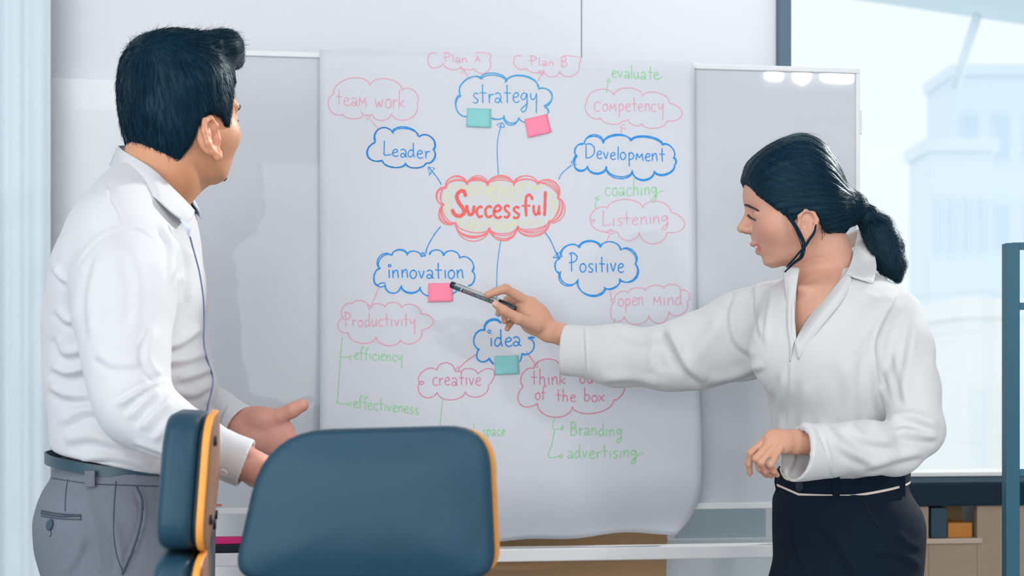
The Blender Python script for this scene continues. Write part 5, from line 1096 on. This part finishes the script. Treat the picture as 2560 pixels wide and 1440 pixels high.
for k in range(3): 
    a = t0+(t1-t0)*(.2+.3*k); ax_ = (t1-t0)/np.linalg.norm(t1-t0); u_ = np.cross(ax_, V(0, 1, 0)); u_ /= np.linalg.norm(u_); w_ = np.cross(ax_, u_)
    MB().tube([a+.0125*(math.cos(t)*u_+math.sin(t)*w_) for t in np.linspace(0, 2*math.pi, 20)], .0035, 6, False).build('hair_tie', M_TIE, wom, True)
pt = Field(); PTL = [P(2136, 517, 2.45), P(2164, 540, 2.452), P(2194, 576, 2.45), P(2214, 622, 2.445), P(2230, 662, 2.44), P(2243, 692, 2.435)]
pt.chain(PTL, [.011, .0175, .0245, .0255, .0185, .008], .01); v, f_ = pt.mesh(.0028); n = normals_of(v, f_)
v = v+n*(vnoise(v, 240, 31)*.0016+vnoise(v, 90, 32)*.0022)[:, None]; pony = sdf_obj('ponytail', v, f_, M_HAIR, wom)
pc = np.array(PTL)
def flow_p(p):
    w = HW.p(p); i = int(np.argmin(((pc-w)**2).sum(1))); i = min(i, len(pc)-2); d = pc[i+1]-pc[i]; return HW.R.T @ (d/np.linalg.norm(d))
strands('ponytail_strands', pony, flow_p, 1700, .060, .006, .00042, M_STRAND, wom, 15, HW, None, .22, 8, .22, .0004)
def lock(pts, r, nst, spread, seed, name='hair_lock'):
    rs = np.random.RandomState(seed); mb = MB(); pl = catmull([P(*q) for q in pts], 6); m = len(pl)
    for k in range(nst):
        o = rs.normal(size=3)*spread; ph = rs.uniform(0, 6)
        mb.tube([pl[i]+o*(.35+.65*math.sin(math.pi*i/(m-1)))+V(math.sin(i*.5+ph), 0, math.cos(i*.4+ph))*.0004 for i in range(m)], [r*(1-.75*(i/(m-1))**2) for i in range(m)], 5)
    o_ = mb.build(name, M_HAIR, wom, True); o_['kind'] = 'stuff'
lock([(1945, 480, 2.39), (1958, 512, 2.385), (1974, 542, 2.374), (1993, 572, 2.372), (2006, 600, 2.372), (2009, 625, 2.373), (2001, 645, 2.374), (1982, 660, 2.378), (1962, 680, 2.380)], .0011, 14, .0016, 1)
lock([(2040, 562, 2.372), (2034, 582, 2.368), (2022, 600, 2.368), (2010, 618, 2.370), (1992, 638, 2.374), (1975, 658, 2.378), (1966, 668, 2.380)], .0010, 7, .0010, 2)
lock([(2054, 570, 2.385), (2058, 585, 2.385), (2055, 602, 2.39)], .0004, 3, .0008, 3)
# ---- blouse
M_BLOUSE = mat('white_blouse_crepe', (.615, .62, .625), .75, .25, bump=.12, bscale=700, sheen=.2)
M_CREAM = mat('cream_lining', (.62, .57, .48), .8)
wb_ = Field(); wb_.stack(rows_w(0), .01, cap=.015)
wb_.ell(P(1985, 880, 2.40), (.075, .055, .075), .05); wb_.ell(P(2090, 890, 2.375), (.07, .05, .075), .05)
wb_.fchain([P(1935, 795, 2.535), P(1850, 842, 2.57), P(1738, 880, 2.595), P(1668, 894, 2.61), P(1543, 890, 2.64), P(1460, 880, 2.657)], [.066, .074, .0635, .0535, .0525, .0480], V(-.1, 1, 0), .62, .03)
wb_.fchain([P(1466, 881, 2.656), P(1385, 873, 2.672)], [.0485, .0475], V(-.1, 1, 0), .62, .003)
a1 = P(1385, 873, 2.672)-P(1466, 881, 2.656); a1 /= np.linalg.norm(a1); c1 = P(1407, 876, 2.668); wb_.local_half(c1, a1+V(0, 0, -.04), .09)
wb_.fchain([c1-a1*.05, c1+a1*.05], [.0435, .0435], V(-.1, 1, 0), .56, .002, mode='s')
ls_ = Field(); ls_.chain([P(2240, 790, 2.42), P(2262, 873, 2.375), P(2280, 973, 2.335), P(2289, 1070, 2.31)], [.044, .0445, .0445, .0455], .018)
ls_.fchain([P(2289, 1078, 2.31), P(2240, 1120, 2.29), P(2166, 1120, 2.262), P(2070, 1126, 2.235)], [.0455, .0435, .0425, .0430], V(.2, 1, 0), .8, .012)
ls_.fchain([P(2075, 1127, 2.236), P(1950, 1136, 2.193)], [.0440, .0445], V(.2, 1, 0), .8, .003)
a2 = P(1985, 1134, 2.205)-P(2075, 1127, 2.236); a2 /= np.linalg.norm(a2); c2 = P(1992, 1136, 2.208); ls_.local_half(c2, a2+V(0, 0, .30), .09)
ls_.fchain([c2-a2*.045, c2+a2*.05], [.0370, .0375], V(.2, 1, 0), .74, .002, mode='s')
wb_.op(ls_.eval, P(2200, 980, 2.32), .32, .012, 'u')
VN = [(2005, 655), (1998, 690), (1990, 740), (1987, 800), (1987, 856), (2010, 818), (2030, 790), (2060, 752), (2085, 727), (2112, 690), (2128, 655), (2120, 610), (2040, 600)]
FV = Frame((0, 2.40, 0)); vp = [(P(x, y, 2.355)[0], P(x, y, 2.355)[2]) for x, y in VN]
wb_.prism(vp, FV, -.20, .10, .003); wb_.chain([P(2035, 560, 2.46), P(2066, 650, 2.46), P(2076, 690, 2.465)], [.056, .054, .050], .01, mode='s')
v, f_ = wb_.mesh(.0028); v = relax(v, f_, 2, .4); n = normals_of(v, f_)
FW = [([(1891, 704), (1895, 780), (1906, 850)], .004, 8), ([(1937, 705), (1920, 780), (1914, 860)], .003, 8), ([(1850, 735), (1830, 790), (1842, 850), (1890, 890)], .005, 12), ([(1668, 821), (1690, 858), (1715, 905), (1765, 952)], .010, 16), ([(1660, 832), (1650, 880), (1655, 930)], -.004, 16), ([(1771, 951), (1838, 940), (1908, 908)], .006, 14), ([(1800, 800), (1760, 860), (1700, 950)], .004, 22), ([(1540, 830), (1600, 850), (1660, 840)], .003, 14), ([(1500, 950), (1580, 945), (1650, 960)], .004, 14), ([(1463, 812), (1466, 880), (1469, 948)], .0022, 4),
      ([(2251, 738), (2215, 800), (2195, 862), (2200, 930), (2222, 996)], -.006, 8), ([(2290, 800), (2272, 900), (2262, 990)], .005, 14), ([(2240, 880), (2250, 940), (2268, 1010)], .004, 12), ([(2221, 1051), (2277, 1040), (2350, 1068)], .007, 14), ([(2240, 1075), (2290, 1085), (2345, 1090)], .006, 14), ([(2049, 1051), (2104, 1116), (2193, 1160)], .005, 14), ([(2110, 1060), (2160, 1095), (2240, 1105)], .005, 14), ([(2150, 1175), (2220, 1150), (2310, 1130)], .005, 14), ([(2049, 1056), (2068, 1115), (2084, 1196)], .0026, 4),
      ([(1978, 900), (1975, 1000), (1971, 1070)], .0022, 6), ([(1960, 930), (1950, 1020), (1958, 1100)], .004, 12), ([(2020, 950), (2010, 1050), (2030, 1150)], .004, 18), ([(2110, 900), (2130, 990), (2120, 1080)], .004, 24), ([(2180, 880), (2170, 980), (2190, 1060)], .004, 16), ([(1960, 1190), (1980, 1150), (1985, 1100)], .004, 10), ([(2140, 730), (2190, 745), (2240, 740)], .003, 12), ([(2230, 745), (2200, 790), (2150, 850)], .003, 18)]
v = fold(v, n, FW); v = v+n*(vnoise(v, 26, 41)*.0016+vnoise(v, 60, 42)*.0006)[:, None]
blouse = sdf_obj('blouse', v, f_, M_BLOUSE, wom); T_W = bvh([blouse])
def PC(px, py, D, lift=.003):
    h = cast(T_W, px, py, lift)
    return h if h is not None and abs(h[1]-D) < .05 else P(px, py, D)
sheet([[P(2146, 572, 2.515), P(2137, 612, 2.455), PC(2128, 655, 2.405), PC(2113, 690, 2.375)], [P(2160, 572, 2.515), P(2160, 622, 2.445), PC(2160, 668, 2.395, .006), PC(2140, 702, 2.362, .005)], [P(2166, 574, 2.515), P(2184, 630, 2.445), PC(2191, 668, 2.40, .004), PC(2180, 713, 2.365, .004)]], M_BLOUSE, 'collar', wom, .0022, 6, 6)
sheet([[P(2098, 604, 2.530), P(2122, 586, 2.540), P(2157, 568, 2.520)], [P(2112, 628, 2.515), P(2132, 618, 2.515), P(2152, 602, 2.505)]], M_CREAM, 'collar_lining', wom, .002)
sheet([[PC(2113, 689, 2.372), PC(2084, 727, 2.350), PC(2028, 790, 2.345), PC(1988, 856, 2.352)], [PC(2122, 696, 2.365, .005), PC(2096, 738, 2.34, .005), PC(2042, 802, 2.34, .005), PC(1992, 876, 2.35, .004)], [PC(2130, 702, 2.36, .001), PC(2108, 750, 2.34, .001), PC(2056, 816, 2.34, .001), PC(1996, 900, 2.35, .001)]], M_BLOUSE, 'lapel', wom, .0016, 6, 4)
sheet([[PC(1999, 670, 2.40), PC(1991, 724, 2.375), PC(1987, 790, 2.362), PC(1986, 858, 2.352)], [PC(1976, 668, 2.40, .006), PC(1978, 735, 2.37, .005), PC(1977, 800, 2.355, .005), PC(1981, 880, 2.35, .004)], [PC(1957, 672, 2.41, .002), PC(1965, 740, 2.38, .001), PC(1968, 810, 2.36, .001), PC(1976, 905, 2.35, .001)]], M_BLOUSE, 'lapel', wom, .0016, 6, 4)
# ---- trousers with piped waistband
M_NAVYT = mat('navy_trouser_crepe', (.003, .0095, .021), .85, .15, noise=.08, nscale=200, bump=.1, bscale=600)
M_PIPE = mat('cream_piping', (.72, .60, .52), .7)
tw = Field(); tw.stack(rows_px(2.47, [(1184, 1951, 2261, .118, 0), (1205, 1947, 2264, .121, 0), (1228, 1942, 2269, .126, 0), (1242, 1936, 2277, .131, 0), (1279, 1934, 2299, .140, 0), (1318, 1934, 2307, .146, 0), (1384, 1936, 2304, .147, 0), (1440, 1938, 2299, .146, 0), (1520, 1946, 2290, .135, 0), (1560, 1955, 2280, .11, 0)]), .01)
tw.chain([P(2050, 1500, 2.43), V(P(2060, 0, 2.43)[0], 2.42, .46), V(P(2060, 0, 2.43)[0], 2.43, .09)], [.092, .060, .055], .03); tw.chain([P(2190, 1500, 2.53), V(P(2180, 0, 2.53)[0], 2.53, .46), V(P(2180, 0, 2.53)[0], 2.54, .09)], [.092, .060, .055], .03)
v, f_ = tw.mesh(.0048); v = relax(v, f_, 2, .4); n = normals_of(v, f_)
v = fold(v, n, [([(2130, 1240), (2190, 1300), (2220, 1340)], .003, 7), ([(1972, 1240), (1985, 1300), (1992, 1370), (2020, 1440)], .0035, 8), ([(2240, 1330), (2270, 1360), (2300, 1370)], .004, 10), ([(2180, 1380), (2250, 1385), (2300, 1420)], .005, 12), ([(2040, 1300), (2100, 1360), (2140, 1440)], .003, 16), ([(1940, 1330), (1975, 1390), (1985, 1440)], .003, 12)])
trw = sdf_obj('trousers', v, f_, M_NAVYT, wom); T_TW = bvh([trw])
wx0, wx1 = P(1945, 0, 2.47)[0], P(2264, 0, 2.47)[0]
def zw(x):
    t = (x-wx0)/(wx1-wx0); py = 1222+ (16*(t/.10) if t < .10 else 16-2*(t-.1)/.35 if t < .45 else 14-28*(t-.45)/.55); return P(0, py, 2.35)[2]
belt_band((wx0+wx1)/2, 2.47, (wx1-wx0)/2+.001, .1225, zw, .0255, .0028, M_NAVYT, 'waistband', wom)
belt_band((wx0+wx1)/2, 2.47, (wx1-wx0)/2+.0015, .123, lambda x: zw(x)-.0042, .0048, .0020, M_PIPE, 'piping', wom)
TW2 = bvh([trw]+[o for o in wom.children if o.name.startswith('waistband')])
disc(TW2, 2001, 1216, .0085, mat('navy_button', (.004, .012, .026), .35), 'button', wom, th=.0025)
for px in (2091, 2252): 
    c = cast(TW2, px, 1213, .002); MB().box(c-V(.006, .001, .019), c+V(.006, .002, .017), .001).build('belt_loop', M_NAVYT, wom)
MB().tube([P(1949, 1167, 2.42), P(1941, 1180, 2.40), P(1938, 1205, 2.40), P(1941, 1221, 2.41), P(1947, 1226, 2.42)], .0016, 6).build('belt_loop', M_NAVYT, wom, True)
sheet([[P(1950, 1172, 2.40), P(1960, 1186, 2.375), P(1975, 1192, 2.36), P(2005, 1190, 2.35)], [P(1952, 1182, 2.40), P(1962, 1197, 2.372), P(1976, 1202, 2.355), P(2005, 1199, 2.345)]], M_CREAM, 'waist_lining', wom, .0015)
seam(T_TW, [(2152, 1242), (2180, 1290), (2200, 1320)], .0009, .0006, mat('navy_seam', (.002, .006, .014), .9), 'pocket_edge', wom)
shoe(P(2060, 0, 2.43)[0]-.03, 2.42, (-.9, -.4, 0), wom, M_SHOE, .02); shoe(P(2180, 0, 2.53)[0]-.03, 2.54, (-.9, -.3, 0), wom, M_SHOE, .02)
# ================================================================ marker pen held against the paper
pA, pB = P(1127, 711, 2.676), P(1290, 773, 2.640); pd = (pB-pA)/np.linalg.norm(pB-pA); pen = empty('marker_pen', (pA+pB)/2); tag(pen, 'grey whiteboard marker with black cap held in the hand against the paper', 'marker pen')
pu = np.cross(pd, V(0, 1, 0)); pu /= np.linalg.norm(pu)
if pu[2] < 0: pu = -pu
pf = np.cross(pd, pu); pf = -pf if pf[1] > 0 else pf; L_ = np.linalg.norm(pB-pA); r_ = .0068
pp = lambda t: pA+pd*L_*t
M_PENB = mat('silver_grey_barrel', (.42, .45, .45), .35, .5); M_PENK = mat('black_pen_cap', (.004, .016, .028), .3); M_PENL = mat('dark_green_label', (.05, .085, .095), .4)
MB().tube([pp(.0), pp(.008), pp(.068), pp(.072)], [r_*.78, r_*.95, r_*.98, r_*.9], 24).build('end_plug', M_PENK, pen, True)
MB().tube([pp(.070), pp(.075), pp(.74)], [r_*.9, r_, r_], 24).build('barrel', M_PENB, pen, True)
MB().tube([pp(.735), pp(.74), pp(.80), pp(.93), pp(.985), pp(1.0)], [r_*.9, r_*1.08, r_*1.06, r_*1.0, r_*.92, r_*.7], 24).build('cap', M_PENK, pen, True)
def wrap(t, a, lift): return pp(t)+(math.cos(a)*pf+math.sin(a)*pu)*(r_+lift)
def band(t0, t1, a0, a1, lift, m, name, sl=0.0):
    nt, na = 8, 8; vs = [wrap(t0+(t1-t0)*i/nt+sl*(j/na-.5), a0+(a1-a0)*j/na, lift) for i in range(nt+1) for j in range(na+1)]
    return mk(name, vs, [(i*(na+1)+j, i*(na+1)+j+1, (i+1)*(na+1)+j+1, (i+1)*(na+1)+j) for i in range(nt) for j in range(na)], m, pen)
band(.075, .735, -1.35, .10, .0001, M_PENL, 'label'); band(.145, .165, -1.2, .08, .0002, mat('blue_stripe', (.02, .12, .36), .5), 'stripe', .02); band(.172, .186, -1.2, .08, .0002, mat('pale_stripe', (.6, .5, .58), .5), 'stripe', .02)
band(.10, .70, .72, .80, .0002, mat('grey_print', (.10, .12, .12), .5), 'print_line'); band(.12, .24, .95, 1.15, .0002, mat('grey_print_2', (.14, .17, .16), .5), 'print_line')
def pen_text(txt, t0, t1, m, a_mid, h):
    cu = bpy.data.curves.new('lettering', 'FONT'); cu.body = txt; cu.size = 1; o = bpy.data.objects.new('tmp', cu); COL.objects.link(o); bpy.context.view_layer.update()
    dg = bpy.context.evaluated_depsgraph_get(); me = bpy.data.meshes.new_from_object(o.evaluated_get(dg)); bpy.data.objects.remove(o)
    co = np.array([q.co[:] for q in me.vertices]); co -= co.min(0); sx, sy = co[:, 0].max(), co[:, 1].max()
    vs = [wrap(t1-(t1-t0)*c[0]/sx, a_mid+h/2-h*c[1]/sy, .0003) for c in co]      # printed upside down on the barrel as in the photo
    mk('lettering', vs, [tuple(p.vertices) for p in me.polygons], m, pen, False)
pen_text('MARKER', .215, .395, mat('pink_print', (.75, .33, .30), .5), -.55, .75)
pen_text('WHITE BOARD', .41, .70, mat('silver_print', (.50, .54, .54), .5), -.60, .70)
